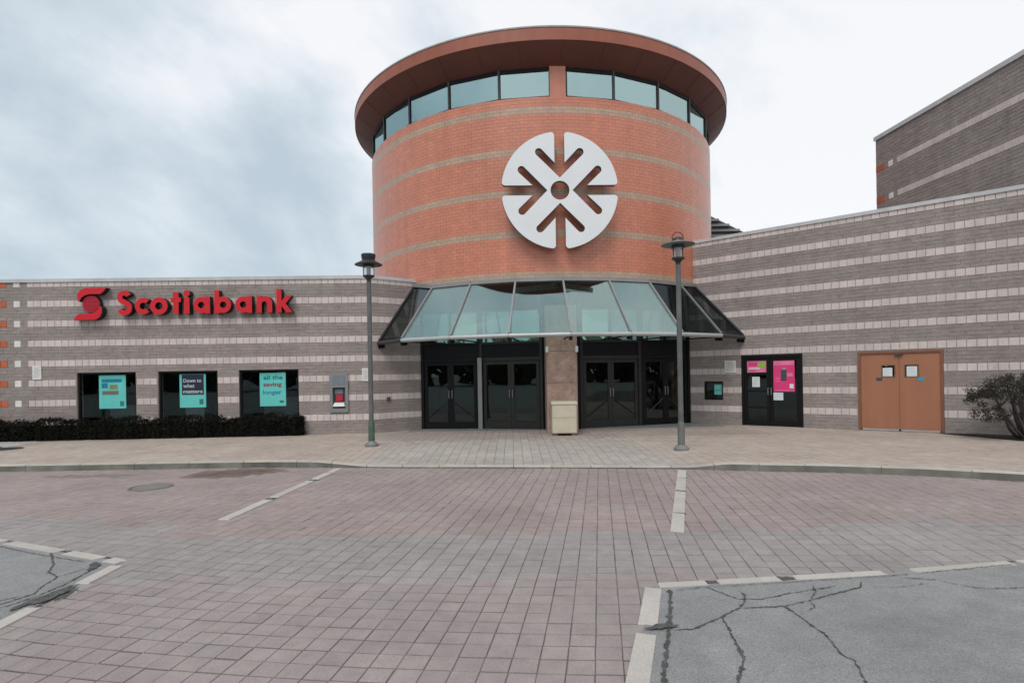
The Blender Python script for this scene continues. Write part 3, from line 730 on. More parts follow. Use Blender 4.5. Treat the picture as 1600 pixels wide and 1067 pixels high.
# ================================================================= ROTUNDA
CX, CY, CR = 1.2468, 23.4468, 6.7073
rot = thing('rotunda', 'round red brick entrance tower with glass canopy and overhanging dark red roof', 'building', (CX, CY, 0))
def RC(r, deg, z): a = rad(deg); return Vector((CX+r*math.sin(a), CY-r*math.cos(a), z))
mb = MB(); mb.lathe((CX, CY, 0), [(CR-.012, 4.56), (CR-.012, 9.92)], 144); mb.lathe((CX, CY, 0), [(2.0, 4.56), (CR-.012, 4.56)], 144)
o = mb.build('drum', M['brick_mortar'], smooth=False); adopt(o, rot)
DA = 2.0; CH = .1015
def arc_piece(r0, r1, da, h, name, m):
    mb = MB(); g = math.degrees(.0035/CR); b = .0025
    V = []
    for a in (-da/2+g, 0, da/2-g):
        s, c = math.sin(rad(a)), -math.cos(rad(a))
        V += [(r0*s, r0*c, -h/2+b), (r1*s, r1*c, -h/2+b), (r1*s, r1*c, h/2-b), (r0*s, r0*c, h/2-b)]
    F = [(0, 3, 2, 1), (8, 9, 10, 11)]
    for k in (0, 4): F += [(k+1, k+2, k+6, k+5)[::-1], (k+2, k+3, k+7, k+6)[::-1], (k, k+1, k+5, k+4)[::-1]]
    mb.mesh(V, F)
    me = bpy.data.meshes.new(name); me.from_pydata(mb.v, [], mb.f); me.materials.append(m); me.update()
    return me, V, F
rows = []
z = 4.662-.1015; HB = .1015
while z < 9.9:
    k = (z+CH/2-4.662)/1.218; band = abs(k-round(k)) < .06
    h = CH if z+CH < 9.93 else 9.918-z
    if h < .03: break
    rows.append((z+h/2, h, band)); z += CH
pieces = []
for r, (zc, h, band) in enumerate(rows):
    for i in range(-51, 52):
        a = i*DA+(DA/2 if r % 2 else 0)+2.5
        p = RC(CR, a, zc); facing = math.cos(rad(a-3)); 
        pieces.append((band, -max(.02, (p.x*math.sin(rad(a))*-1+p.y*math.cos(rad(a)))/p.length)/p.length, a, zc, h))
pieces.sort(key=lambda t: t[1])
arc_cache = {}
cb = cr_ = 0; sb, sr_ = MB(), MB()
for band, _, a, zc, h in pieces:
    nm = 'band_block' if band else 'brick'; key = (nm, round(h, 3))
    if key not in arc_cache: arc_cache[key] = arc_piece(CR-.02, CR-.006, DA, h, nm, M['band'] if band else M['brick'])
    me, V, F = arc_cache[key]
    cnt = cb if band else cr_
    if cnt < 300:
        o = bpy.data.objects.new(nm, me); link(o); o.location = (CX, CY, zc); o.rotation_euler = (0, 0, rad(a)); adopt(o, rot)
        if band: cb += 1
        else: cr_ += 1
    else:
        c, s = math.cos(rad(a)), math.sin(rad(a)); v = random.uniform(.945, 1.055)
        (sb if band else sr_).mesh([(CX+x*c-y*s, CY+x*s+y*c, zc+zz) for x, y, zz in V], F, 0, (v, v, v))
if sb.f: o = stuff(sb.build('band_courses', M['band_stuff'], tint=True)); adopt(o, rot)
o = stuff(sr_.build('brick_courses', M['brick_stuff'], tint=True)); adopt(o, rot)
# clerestory windows
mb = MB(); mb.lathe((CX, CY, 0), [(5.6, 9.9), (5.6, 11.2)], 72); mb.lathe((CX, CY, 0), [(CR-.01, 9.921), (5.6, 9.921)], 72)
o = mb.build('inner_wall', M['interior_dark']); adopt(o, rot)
edges_l = [0.14, -12.9, -27.2, -41.8, -56.5, -71]; edges_r = [4.25, 17.2, 31.6, 46.1, 60.6, 75]
GR = CR-.06
for ed, sg in ((edges_l, -1), (edges_r, 1)):
    for a, b in zip(ed, ed[1:]):
        P, Q = (a, b) if a < b else (b, a)
        A, B = RC(GR, P, 0), RC(GR, Q, 0)
        Wp = frame(A.x, A.y, B.x-A.x, B.y-A.y); L_ = (B-A).length
        f = MB(); f.box(Wp, .028, L_-.028, -.05, .02, 9.925, 9.965); f.box(Wp, .028, L_-.028, -.06, .03, 10.70, 10.80); f.box(Wp, .0285, .05, -.05, .019, 9.96, 10.71)
        fo = f.build('window', M['black_frame']); adopt(fo, rot)
        g = MB(); g.box(Wp, .02, L_-.02, -.012, 0, 9.95, 10.72)
        go = g.build('pane', M['window_glass']); go.parent = fo
    for a in ed[1:]:
        A = RC(GR, a, 0); Wp = frame(A.x, A.y, math.cos(rad(a)), math.sin(rad(a)))
        f = MB(); f.box(Wp, -.03, .03, -.07, .045, 9.922, 10.9); o = f.build('mullion', M['dark_frame']); adopt(o, rot)
mb = MB(); mb.lathe((CX, CY, 0), [(CR-.2, 9.92), (CR-.012, 9.92), (CR-.012, 10.9)], 6, a0=rad(.14), a1=rad(4.25))
for a in (.14, 4.25): mb.poly([RC(CR-.3, a, 9.92), RC(CR-.012, a, 9.92), RC(CR-.012, a, 10.9), RC(CR-.3, a, 10.9)])
o = mb.build('window_pier', M['brick']); adopt(o, rot)
mb = MB(); mb.lathe((CX, CY, 0), [(CR-.03, 10.80), (CR-.03, 11.05)], 96); o = mb.build('window_head', M['black_panel'], smooth=True); adopt(o, rot)
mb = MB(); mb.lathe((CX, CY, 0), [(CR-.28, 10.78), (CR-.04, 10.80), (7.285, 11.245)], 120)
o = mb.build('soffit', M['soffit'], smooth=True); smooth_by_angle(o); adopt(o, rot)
mb = MB(); mb.lathe((CX, CY, 0), [(7.285, 11.246), (7.31, 11.246), (7.312, 11.60), (7.26, 11.64)], 120)
o = mb.build('fascia', M['fascia']); smooth_by_angle(o); adopt(o, rot)
mb = MB(); mb.lathe((CX, CY, 0), [(7.325, 11.600), (7.325, 11.645), (7.25, 11.66), (0.01, 12.0)], 120)
o = mb.build('roof', M['roof']); smooth_by_angle(o); adopt(o, rot)
# soffit sheet seams
for k in range(-9, 10):
    a = 3+k*10.0
    mb = MB(); mb.bar(RC(CR+.02, a, 10.825), RC(7.27, a, 11.228), .007, .007); o = mb.build('soffit_seam', M['soffit']); adopt(o, rot)

# entrance storefront under the drum
SF = [(-2.95, 18.43), (-1.02, 18.20), (0.97, 17.65)], [(2.12, 17.72), (4.16, 18.34), (5.93, 18.95)]
def pair_front(p, q, diagonal_bar, dm='door_frame'):
    W = frame(p[0], p[1], q[0]-p[0], q[1]-p[1]); L_ = math.hypot(q[0]-p[0], q[1]-p[1])
    f = MB()
    f.box(W, .0, .09, -.06, .06, 0, 4.5); f.box(W, L_-.09, L_, -.06, .06, 0, 4.5)
    f.box(W, .091, L_-.091, -.05, .05, 2.17, 2.27); f.box(W, .091, L_-.091, -.055, .05, 2.70, 2.76); f.box(W, .091, L_-.091, -.055, .05, 3.74, 3.80)
    f.box(W, L_/2-.035, L_/2+.035, -.05, .045, 2.765, 3.735)
    o = f.build('storefront_frame', M[dm]); adopt(o, rot)
    for za_, zb_ in ((2.275, 2.695), (3.805, 4.55)):
        f = MB(); f.box(W, .092, L_-.092, -.04, .02, za_, zb_)
        o = f.build('spandrel', M['black_panel']); adopt(o, rot)
    for a, b in ((.095, L_/2-.038), (L_/2+.038, L_-.095)):
        f = MB(); f.box(W, a, b, -.008, .004, 2.768, 3.732); o = f.build('transom_pane', M['transom_glass']); adopt(o, rot)
    side = .02 if L_ > 1.9 else 0.0
    x0, x1 = .094+side, L_-.094-side; m_ = (x0+x1)/2
    for i, (a, b) in enumerate(((x0, m_-.003), (m_+.003, x1))):
        f = MB()
        f.box(W, a, a+.10, -.03, .025, .012, 2.165); f.box(W, b-.10, b, -.03, .025, .012, 2.165)
        f.box(W, a+.1005, b-.1005, -.03, .024, 2.05, 2.165); f.box(W, a+.1005, b-.1005, -.03, .024, .012, .22)
        d = f.build('door', M[dm]); adopt(d, rot)
        g = MB(); g.box(W, a+.095, b-.095, -.006, .006, .215, 2.055); go = g.build('pane', M['door_glass']); go.parent = d
        h = MB(); hx = (m_-.05) if i == 0 else (m_+.05)
        h.tube([W(hx, .03, .98), W(hx, .075, 1.0), W(hx, .075, 1.22), W(hx, .03, 1.24)], .014, 8); ho = h.build('handle', M['grey_metal']); ho.parent = d
        if diagonal_bar:
            h = MB(); e0, e1 = ((b-.11, a+.12) if i == 0 else (a+.11, b-.12))
            h.bar(W(e0, .016, .86), W(e1, .016, .36), .02, .04, W(0, 1, 0)-W(0, 0, 0)); ho = h.build('diagonal_bar', M['black_frame'] if diagonal_bar < 2 else M['dark_frame']); ho.parent = d  # thin diagonal bar laid across the door pane
    return W
pair_front(SF[0][0], SF[0][1], 1, 'black_frame'); pair_front(SF[0][1], SF[0][2], 0); pair_front(SF[1][0], SF[1][1], 1); pair_front(SF[1][1], SF[1][2], 2, 'black_frame')
mb = MB(); mb.hexa([(-1.10, 18.05, 0), (-.97, 18.03, 0), (-.95, 18.13, 0), (-1.08, 18.15, 0), (-1.10, 18.05, 2.27), (-.97, 18.03, 2.27), (-.95, 18.13, 2.27), (-1.08, 18.15, 2.27)])
o = mb.build('corner_post', M['grey_metal']); adopt(o, rot)
# jamb panels closing the drum to the wings, and the wall behind the column
mb = MB(); mb.hexa([(.98, 17.5, 0), (2.11, 17.5, 0), (2.11, 17.9, 0), (.98, 17.9, 0), (.98, 17.5, 4.55), (2.11, 17.5, 4.55), (2.11, 17.9, 4.55), (.98, 17.9, 4.55)])
o = mb.build('column_back', M['black_panel']); adopt(o, rot)
# hall behind the doors
mb = MB(); hp = [(-3.3, 18.9), (-3.3, 26), (6.6, 26), (6.6, 19.4)]
for (a, b), (c, d) in zip(hp, hp[1:]): mb.poly([(a, b, 0), (c, d, 0), (c, d, 4.5), (a, b, 4.5)])
mb.poly([(-3.3, 17.6, .004), (6.6, 17.6, .004), (6.6, 26, .004), (-3.3, 26, .004)])
o = mb.build('hall_lining', M['interior']); adopt(o, rot)
for x_, y_ in ((-2.0, 20.4), (-.4, 20.6), (.5, 20.2), (3.4, 20.6)):
    mb = MB(); mb.hexa([(x_, y_, 4.36), (x_+.9, y_, 4.36), (x_+.9, y_+.25, 4.36), (x_, y_+.25, 4.36), (x_, y_, 4.42), (x_+.9, y_, 4.42), (x_+.9, y_+.25, 4.42), (x_, y_+.25, 4.42)])
    o = mb.build('ceiling_light', M['tube']); adopt(o, rot)
# stone clad column in the middle of the entrance
column = MB(); column.hexa([(1.03, 16.62, -.05), (1.91, 16.62, -.05), (1.91, 17.5, -.05), (1.03, 17.5, -.05), (1.03, 16.62, 3.74), (1.91, 16.62, 3.74), (1.91, 17.5, 3.74), (1.03, 17.5, 3.74)])
co = column.build('column', M['stone_edge']); adopt(co, rot)
for z0, z1 in ((0.0, .52), (.53, 1.45), (1.46, 2.38), (2.39, 3.15), (3.16, 3.735)):
    mb = MB(); X0, X1 = 1.06, 1.88
    mb.hexa([(X0, 16.57, z0), (X1, 16.57, z0), (X1, 16.63, z0), (X0, 16.63, z0), (X0, 16.57, z1), (X1, 16.57, z1), (X1, 16.63, z1), (X0, 16.63, z1)])
    o = mb.build('stone_slab', M['stone']); o.parent = co
    for xa, xb in ((1.012, 1.032), (1.908, 1.928)):
        mb = MB(); mb.hexa([(xa, 16.66, z0), (xb, 16.66, z0), (xb, 17.45, z0), (xa, 17.45, z0), (xa, 16.66, z1), (xb, 16.66, z1), (xb, 17.45, z1), (xa, 17.45, z1)])
        o = mb.build('stone_slab', M['stone']); o.parent = co
for x_ in (1.035, 1.905):
    mb = MB(); mb.tube([(x_, 16.55, 2.34), (x_, 16.55, 2.36), (x_, 16.55, 2.50), (x_, 16.55, 2.52)], [.03, .045, .045, .03], 10)
    o = mb.build('wall_lamp', M['paper']); o.parent = co

# glass canopy
angs = [-32.6, -20.9, -9.2, 2.5, 14.2, 25.9, 37.6]
top = [Vector((-3.10, 18.27, 4.60))]+[RC(6.83, a, 4.455) for a in angs]+[Vector((6.10, 18.77, 4.52))]
bot = [Vector((-4.11, 17.53, 2.79))]+[RC(8.25, a, 2.80) for a in angs]+[Vector((7.30, 17.78, 2.79))]
can = bpy.data.objects.new('canopy', None); link(can); can.location = (CX, 15.8, 2.8); can.empty_display_size = .2; adopt(can, rot)
can.location = (0, 0, 0); can.matrix_parent_inverse = Matrix(); 
can.location = (0, -7.6, 2.8)
INVC = Matrix.Translation((CX, CY-7.6, 2.8)).inverted()
def sub(o): o.parent = can; o.matrix_parent_inverse = INVC.copy(); return o
for i in range(len(top)-1):
    a, b, c, d = bot[i], bot[i+1], top[i+1], top[i]
    n_ = (b-a).cross(d-a).normalized()*.012
    mb = MB(); mb.hexa([a, b, c, d, a+n_, b+n_, c+n_, d+n_])
    sub(mb.build('glass_pane', M['side_glass'] if i in (0, 6, 7) else M['canopy_glass']))
for i, (p, q) in enumerate(zip(top, bot)):
    w = .05
    up = (q-p).cross(Vector((0, 0, 1))).cross(q-p)
    mb = MB(); mb.bar(p+Vector((0, 0, .02)), q+Vector((0, 0, .03)), w, .07, up)
    sub(mb.build('rib', M['dark_frame'] if i in (0, 8) else M['grey_metal']))
for nm, ring, rr, m_ in (('gutter', bot, .062, 'pale_metal'), ('top_rail', top, .05, 'grey_metal')):
    for i, (a, b) in enumerate(zip(ring, ring[1:])):
        mb = MB()
        if nm == 'gutter': mb.tube([a+Vector((0, 0, -.03)), b+Vector((0, 0, -.03))], rr, 12)
        else: mb.bar(a+Vector((0, 0, .05)), b+Vector((0, 0, .05)), .09, .11)
        o = mb.build(nm, M['dark_frame'] if (nm == 'gutter' and i in (0, 7)) else M[m_]); smooth_by_angle(o, 50); sub(o)
for i, q in enumerate(bot):
    mb = MB(); d = Vector((CX-q.x, CY-q.y, 0)).normalized()
    mb.bar(q+Vector((0, 0, -.13))-d*.02, q+Vector((0, 0, -.10))+d*.20, .07, .12)
    sub(mb.build('bracket', M['black_frame']))
    if 0 < i < 8:
        e_ = q+d*2.0; mb = MB(); mb.tube([q+Vector((0, 0, -.06))+d*.1, Vector((e_.x, e_.y, 2.74))], .022, 8); sub(mb.build('strut', M['black_frame']))

# ================================================================= THINGS ON THE WALLS
# ---- round emblem on the rotunda
EA = 1.94
emb = thing('wall_emblem', 'big round white four-lobed emblem standing off the red rotunda', 'emblem', RC(CR+.35, EA, 7.03))
EC = RC(CR+.35, EA, 7.03); ca, sa = math.cos(rad(EA)), math.sin(rad(EA))
ER = 1.70
def e3(x, y, t): return Vector((EC.x+ER*x*ca+t*sa, EC.y+ER*x*sa-t*ca, EC.z+ER*y))
def rot90(p, k):
    x, y = p
    for _ in range(k): x, y = -y, x
    return (x, y)
def lobe_boundary():
    """boundary of the upper notch, walked from the rim on its right side down and back up to the rim on its left"""
    sw = .086; r = .066; P = []
    def corner(sgn):                      # rounded rim corner
        a_r = math.asin((sw+.055)/.945); cxx, cyy = sgn*(sw+.055), math.sqrt(.945**2-(sw+.055)**2)
        a0 = math.atan2(cyy, cxx); pts = []
        for k in range(6):
            t = k/5; a = a0+(PI-a0)*t if sgn > 0 else a0+(0-a0)*t
            pts.append((cxx+.055*math.cos(a), cyy+.055*math.sin(a)))
        return pts
    right = corner(1)
    P += right
    P.append((sw, .47))
    ec = (.35, .652); q = math.sqrt(.5)
    P.append((ec[0]-r*q-.02, ec[1]+r*q-.02+.0))
    for k in range(9): a = rad(135-180*k/8); P.append((ec[0]+r*math.cos(a), ec[1]+r*math.sin(a)))
    P.append((0, .215))
    left = [(-x, y) for x, y in P[:-1]][::-1]
    return P+left
notch = lobe_boundary(); outline = []
for k in range(4):
    nb = [rot90(p, k) for p in notch]; outline += nb
    a0 = math.atan2(nb[-1][1], nb[-1][0]); nx_ = rot90(notch[0], k+1); a1 = math.atan2(nx_[1], nx_[0])
    while a1 < a0: a1 += 2*PI
    for j in range(1, 14): a = a0+(a1-a0)*j/14; outline.append((math.cos(a), math.sin(a)))
hole = [(.162*math.cos(-2*PI*k/28), .162*math.sin(-2*PI*k/28)) for k in range(28)]
mb = MB(); extrude_loops(mb, [outline, hole], e3, -.17, 0.0)
o = mb.build('plate', [M['emblem'], M['emblem_side']]); adopt(o, emb)
for x_, y_ in ((.45, .45), (-.45, .45), (.45, -.45), (-.45, -.45)):
    mb = MB(); mb.tube([e3(x_, y_, -.175), e3(x_, y_, -.55)], .03, 8); o = mb.build('standoff', M['emblem_side']); adopt(o, emb)

# ---- bank sign
sign = thing('bank_sign', 'red raised Scotiabank letters and flying S globe logo on the left wall', 'sign', WL(-9.9, .05, 4.1))
def put_letter(loops_list, s0, z0, nm='letter', face='sign_red', t0=.04, t1=.24):
    mb = MB()
    kf = .9862      # the faces stand off the wall
    for loops in loops_list: extrude_loops(mb, loops, lambda x, y, t: WL((s0+x)*kf, t, 1.7+(z0+y-1.7)*kf), t0, t1)
    o = mb.build(nm, [M[face], M['sign_black']]); adopt(o, sign); return o
def circ(cx, cy, r, a0=0, a1=360, n=28, ry=None):
    return [(cx+r*math.cos(rad(a0+(a1-a0)*k/n)), cy+(ry or r)*math.sin(rad(a0+(a1-a0)*k/n))) for k in range(n+1)]
def stroke(cl, w):
    L_, R_ = [], []
    for i, p in enumerate(cl):
        a, b = cl[max(i-1, 0)], cl[min(i+1, len(cl)-1)]; dx, dy = b[0]-a[0], b[1]-a[1]; l = math.hypot(dx, dy)
        L_.append((p[0]-dy/l*w/2, p[1]+dx/l*w/2)); R_.append((p[0]+dy/l*w/2, p[1]-dx/l*w/2))
    return R_+L_[::-1]
XH = .52
S_cl = circ(.235, .535, .135, 22, 268, 16)+circ(.235, .215, .150, 88, -158, 16)
put_letter([[stroke(S_cl, .155)]], -11.98, 3.735)
put_letter([[circ(.245, .26, .25, 45, 315, 24)+circ(.245, .26, .105, 315, 45, 16)]], -11.43, 3.74)
put_letter([[circ(.25, .26, .262, 0, 350, 30), circ(.25, .26, .112, 360, 12, 22)]], -10.97, 3.735)
put_letter([[[(.09, .02), (.25, 0), (.25, .36), (.32, .36), (.32, .50), (.25, .50), (.25, .655), (.09, .655), (.09, .50), (.01, .50), (.01, .36), (.09, .36)]]], -10.38, 3.745)
put_letter([[[(.015, 0), (.18, 0), (.18, .50), (.015, .50)]], [circ(.098, .625, .098, 0, 350, 20)]], -9.985, 3.745)
def letter_a(): 
    o_ = [(.50, 0), (.50, .52), (.35, .52), (.35, .487)]+circ(.25, .26, .25, 66, 294, 22)+[(.35, .03), (.35, 0)]
    return [o_, circ(.235, .26, .098, 360, 16, 20)]
put_letter([letter_a()], -9.69, 3.745)
def letter_b():
    return [[(0, 0), (.15, 0), (.15, .033)]+circ(.25, .26, .25, -114, 114, 22)+[(.15, .487), (.15, .70), (0, .70)], circ(.265, .26, .098, 360, 16, 20)]
put_letter([letter_b()], -9.06, 3.745)
put_letter([letter_a()], -8.43, 3.745)
put_letter([[[(0, 0), (.155, 0), (.155, .27)]+circ(.235, .27, .080, 180, 0, 10)+[(.315, 0), (.47, 0), (.47, .30)]+circ(.26, .30, .21, 8, 95, 10)+[(.155, .47), (.155, .52), (0, .52)]]], -7.79, 3.745)
put_letter([[[(0, 0), (.155, 0), (.155, .20), (.30, 0), (.49, 0), (.275, .275), (.47, .52), (.285, .52), (.155, .345), (.155, .72), (0, .72)]]], -7.19, 3.745)
k_ = 1/433.0
def lp(pts): return [((x-330)*k_, -(y-280)*k_) for x, y in pts]
hook_t = lp([(545, 70), (500, 125), (465, 152), (330, 152), (268, 166), (222, 200), (196, 250), (172, 232), (172, 160), (200, 108), (250, 76), (290, 70)])[::-1]
hook_t = hook_t if sum((q[0]-p[0])*(q[1]+p[1]) for p, q in zip(hook_t, hook_t[1:]+hook_t[:1])) < 0 else hook_t[::-1]
hook_b = [(-x, -y) for x, y in hook_t]; hook_b = [(x-.01, y) for x, y in hook_b]
put_letter([[hook_t], [hook_b]], -12.77, 4.085, 'logo_hook')
put_letter([[circ(0, 0, .262, 0, 350, 34)]], -12.77, 4.085, 'logo_globe', 'sign_red_dark', .04, .18)
for ry in (.09, .18):
    put_letter([[circ(0, 0, ry+.008, 0, 352, 30, ry=.25), circ(0, 0, ry-.008, 360, 8, 30, ry=.236)]], -12.77, 4.085, 'globe_line', 'sign_red', .181, .186)
for y_ in (-.12, 0, .12):
    hw = math.sqrt(.25**2-y_*y_); put_letter([[[(-hw, y_-.007), (hw, y_-.007), (hw, y_+.007), (-hw, y_+.007)]]], -12.77, 4.085, 'globe_line', 'sign_red', .181, .1875)

# ---- posters in the bank windows
def sheet(W, a, b, z0, z1, d, m, name, root, th=.008):
    mb = MB(); mb.box(W, a, b, d-th, d, z0, z1); o = mb.build(name, m); return adopt(o, root) if root else o
def poster(W, a, b, z0, z1, d, m, label):
    t = thing('poster', label, 'poster', W((a+b)/2, d, z0)); sheet(W, a, b, z0, z1, d, m, 'panel', t); return t
def prints(t, W, d, items):
    for kind, arg in items:
        if kind == 'bar': a, b, z0, z1, m = arg; mb = MB(); mb.box(W, a, b, d, d+.002, z0, z1); adopt(mb.build('print_patch', M[m]), t)
        else:
            s, s0, z0, size, m, w = arg; o = lettering(s, W, s0, d+.003, z0, size, M[m], None, bold=.004, width=w); adopt(o, t)
PD = -.106
p = poster(WL, -12.60, -11.80, .90, 1.915, PD, M['teal'], 'teal bank poster with blue, gold and brown lines of print, leftmost window')
prints(p, WL, PD, [('bar', (-12.52, -11.92, 1.70, 1.80, 'blue_print')), ('bar', (-12.52, -12.34, 1.52, 1.68, 'blue_print')), ('bar', (-12.28, -12.04, 1.48, 1.62, 'gold_print')), ('bar', (-12.50, -12.02, 1.32, 1.44, 'brown_print')), ('bar', (-11.98, -11.86, .97, 1.12, 'green_print'))])
p = poster(WL, -10.19, -9.40, .885, 1.905, PD, M['teal'], 'bank poster with dark purple upper part and white print, middle window')
prints(p, WL, PD, [('bar', (-10.12, -9.46, 1.27, 1.895, 'purple')), ('bar', (-9.60, -9.48, .98, 1.14, 'green_print')), ])
prints(p, WL, PD+.003, [('txt', ('Down to', -10.08, 1.66, .15, 'paper', .55)), ('txt', ('what', -10.08, 1.50, .15, 'paper', .34)), ('txt', ('matters', -10.08, 1.33, .15, 'paper', .58))])
p = poster(WL, -7.77, -6.98, .88, 1.905, PD, M['teal'], 'teal bank poster with green, red and blue script words, right window')
prints(p, WL, PD, [('txt', ('all the', -7.65, 1.70, .18, 'green_print', .58)), ('txt', ('saving', -7.66, 1.49, .18, 'red_panel', .56)), ('txt', ('longer', -7.68, 1.25, .18, 'blue_print', .58)), ('bar', (-7.17, -7.05, .98, 1.05, 'green_print'))])
# ---- cash machine
atm = thing('cash_machine', 'grey steel cash machine with red panel set in the left wall', 'cash machine', WL(-5.32, .05, .66))
f = MB(); f.box(WL, -5.60, -5.04, -.3, .06, .66, .78); f.box(WL, -5.60, -5.04, -.3, .06, 1.42, 1.86); f.box(WL, -5.60, -5.51, -.3, .06, .781, 1.419); f.box(WL, -5.13, -5.04, -.3, .06, .781, 1.419)
adopt(f.build('housing', M['atm_steel']), atm)
f = MB(); f.box(WL, -5.509, -5.131, -.3, -.05, .781, 1.419); adopt(f.build('recess', M['atm_dark']), atm)
f = MB(); f.box(WL, -5.46, -5.22, -.05, -.03, 1.22, 1.36); adopt(f.build('screen', M['screen']), atm)
f = MB(); f.box(WL, -5.42, -5.22, -.05, -.01, 1.00, 1.20); adopt(f.build('red_panel', M['red_panel']), atm)
f = MB(); f.hexa([WL(-5.50, .10, .84), WL(-5.14, .10, .84), WL(-5.14, -.04, .84), WL(-5.50, -.04, .84), WL(-5.47, .06, .93), WL(-5.17, .06, .93), WL(-5.17, -.04, .96), WL(-5.47, -.04, .96)]); adopt(f.build('keypad_shelf', M['white_sign']), atm)
f = MB(); f.box(WL, -5.50, -5.14, .061, .066, 1.50, 1.80); adopt(f.build('header_plate', M['screen']), atm)
# ---- small white wall signs
def wall_sign(W, a, b, z0, z1, label):
    t = thing('wall_sign', label, 'sign', W((a+b)/2, .02, z0)); sheet(W, a, b, z0, z1, .034, M['white_sign'], 'plate', t, .018)
    for k in range(5):
        zz = z1-(z1-z0)*(.18+.15*k); mb = MB(); mb.box(W, a+.04, b-(.04 if k % 2 else .08), .034, .036, zz-.012, zz+.006); adopt(mb.build('print_line', M['print_grey']), t)
    return t
wall_sign(WL, -14.46, -14.20, 1.82, 2.24, 'small white notice plate on the far left of the bank wall')
wall_sign(WL, -4.61, -4.37, 1.60, 2.00, 'small white notice plate beside the left lamp post')
wall_sign(WR, 8.94, 9.29, 1.66, 2.04, 'small white notice plate left of the black shop door')
# ---- vent / outlet near the entrance
ot = thing('wall_outlet', 'tiny dark outlet box on the wall right of the left lamp post', 'outlet', WS(-4.85, .02, .98))
f = MB(); f.box(WS, -4.91, -4.80, .0, .05, .96, 1.08); adopt(f.build('box', M['atm_dark']), ot)
f = MB(); f.box(WS, -4.92, -4.79, .05, .06, 1.075, 1.09); adopt(f.build('hood', M['atm_dark']), ot)
# ---- small window with green notice
p = poster(WR, 8.54, 8.78, .95, 1.28, PD, M['teal'], 'small teal notice inside the little square window')
prints(p, WR, PD, [('bar', (8.57, 8.75, 1.20, 1.22, 'paper')), ('bar', (8.57, 8.72, 1.14, 1.155, 'paper')), ('bar', (8.57, 8.75, 1.08, 1.095, 'green_print'))])

# ---- black glazed shop door pair
def door_thing(W, a, b, z1, name, label):
    return thing(name, label, 'door', W((a+b)/2, 0, 0))
bd = door_thing(WR, 9.45, 11.21, 2.19, 'glazed_door', 'black framed double shop door with pink posters in the right wall')
f = MB(); f.box(WR, 9.453, 9.53, -.12, .02, 0, 2.187); f.box(WR, 11.13, 11.207, -.12, .02, 0, 2.187); f.box(WR, 9.5305, 11.1295, -.12, .019, 2.11, 2.187)
adopt(f.build('frame', M['black_frame']), bd)
for i, (a, b) in enumerate(((9.533, 10.285), (10.295, 11.127))):
    f = MB(); f.box(WR, a, a+.075, -.07, -.015, .012, 2.105); f.box(WR, b-.095, b, -.07, -.015, .012, 2.105); f.box(WR, a+.0755, b-.0955, -.07, -.016, 2.02, 2.105); f.box(WR, a+.0755, b-.0955, -.07, -.016, .012, .17)
    if i == 0:
        for z_ in (1.60, 1.07, .56): f.box(WR, a+.0755, b-.0955, -.07, -.016, z_-.03, z_+.03)
    d = adopt(f.build('door_leaf', M['black_frame']), bd)
    g = MB(); g.box(WR, a+.07, b-.09, -.05, -.042, .165, 2.025); go = g.build('pane', M['door_glass']); go.parent = d
    hx = b-.047 if i == 0 else a+.037
    h = MB(); h.tube([WR(hx, -.015, .95), WR(hx, .03, .97), WR(hx, .03, 1.15), WR(hx, -.015, 1.17)], .012, 8); ho = h.build('handle', M['grey_metal']); ho.parent = d
D2 = -.036
p = poster(WR, 9.615, 10.185, 1.65, 2.015, D2, M['pink2'], 'wide pink and lime poster at the top of the left shop door leaf')
prints(p, WR, D2, [('bar', (9.95, 10.16, 1.80, 1.97, 'lime')), ('bar', (9.64, 9.92, 1.84, 1.97, 'pink')), ('bar', (9.66, 10.0, 1.76, 1.79, 'paper')), ('bar', (9.70, 9.86, 1.68, 1.72, 'pink'))])
p = poster(WR, 10.385, 10.985, 1.06, 2.0, D2, M['pink'], 'tall magenta poster with dark phone shape on the right shop door leaf')
prints(p, WR, D2, [('bar', (10.40, 10.97, 1.86, 1.985, 'pink2')), ('bar', (10.60, 10.76, 1.38, 1.72, 'slate')), ('bar', (10.64, 10.74, 1.70, 1.78, 'print_grey')), ('bar', (10.77, 10.93, 1.52, 1.62, 'pink2')), ('bar', (10.84, 10.95, 1.16, 1.29, 'paper')), ('bar', (10.42, 10.95, 1.085, 1.105, 'pink2')), ('bar', (10.44, 10.56, 1.44, 1.47, 'pink2')), ('bar', (10.44, 10.58, 1.36, 1.385, 'pink2'))])
def notice(W, a, b, z0, z1, d, label):
    t = thing('paper_notice', label, 'notice', W((a+b)/2, d, z0)); sheet(W, a, b, z0, z1, d, M['paper'], 'sheet', t, .004)
    n_ = max(2, int((z1-z0)/.05))
    for k in range(n_): zz = z1-(z1-z0)*(k+.7)/(n_+.4); mb = MB(); mb.box(W, a+.02, b-.02-.03*(k % 2), d, d+.002, zz-.005, zz+.003); adopt(mb.build('print_line', M['print_grey']), t)
notice(WR, 9.76, 9.985, 1.20, 1.515, D2, 'upright white paper notice on the left shop door leaf')
notice(WR, 10.38, 10.655, .80, 1.03, D2, 'white paper notice under the tall magenta poster')
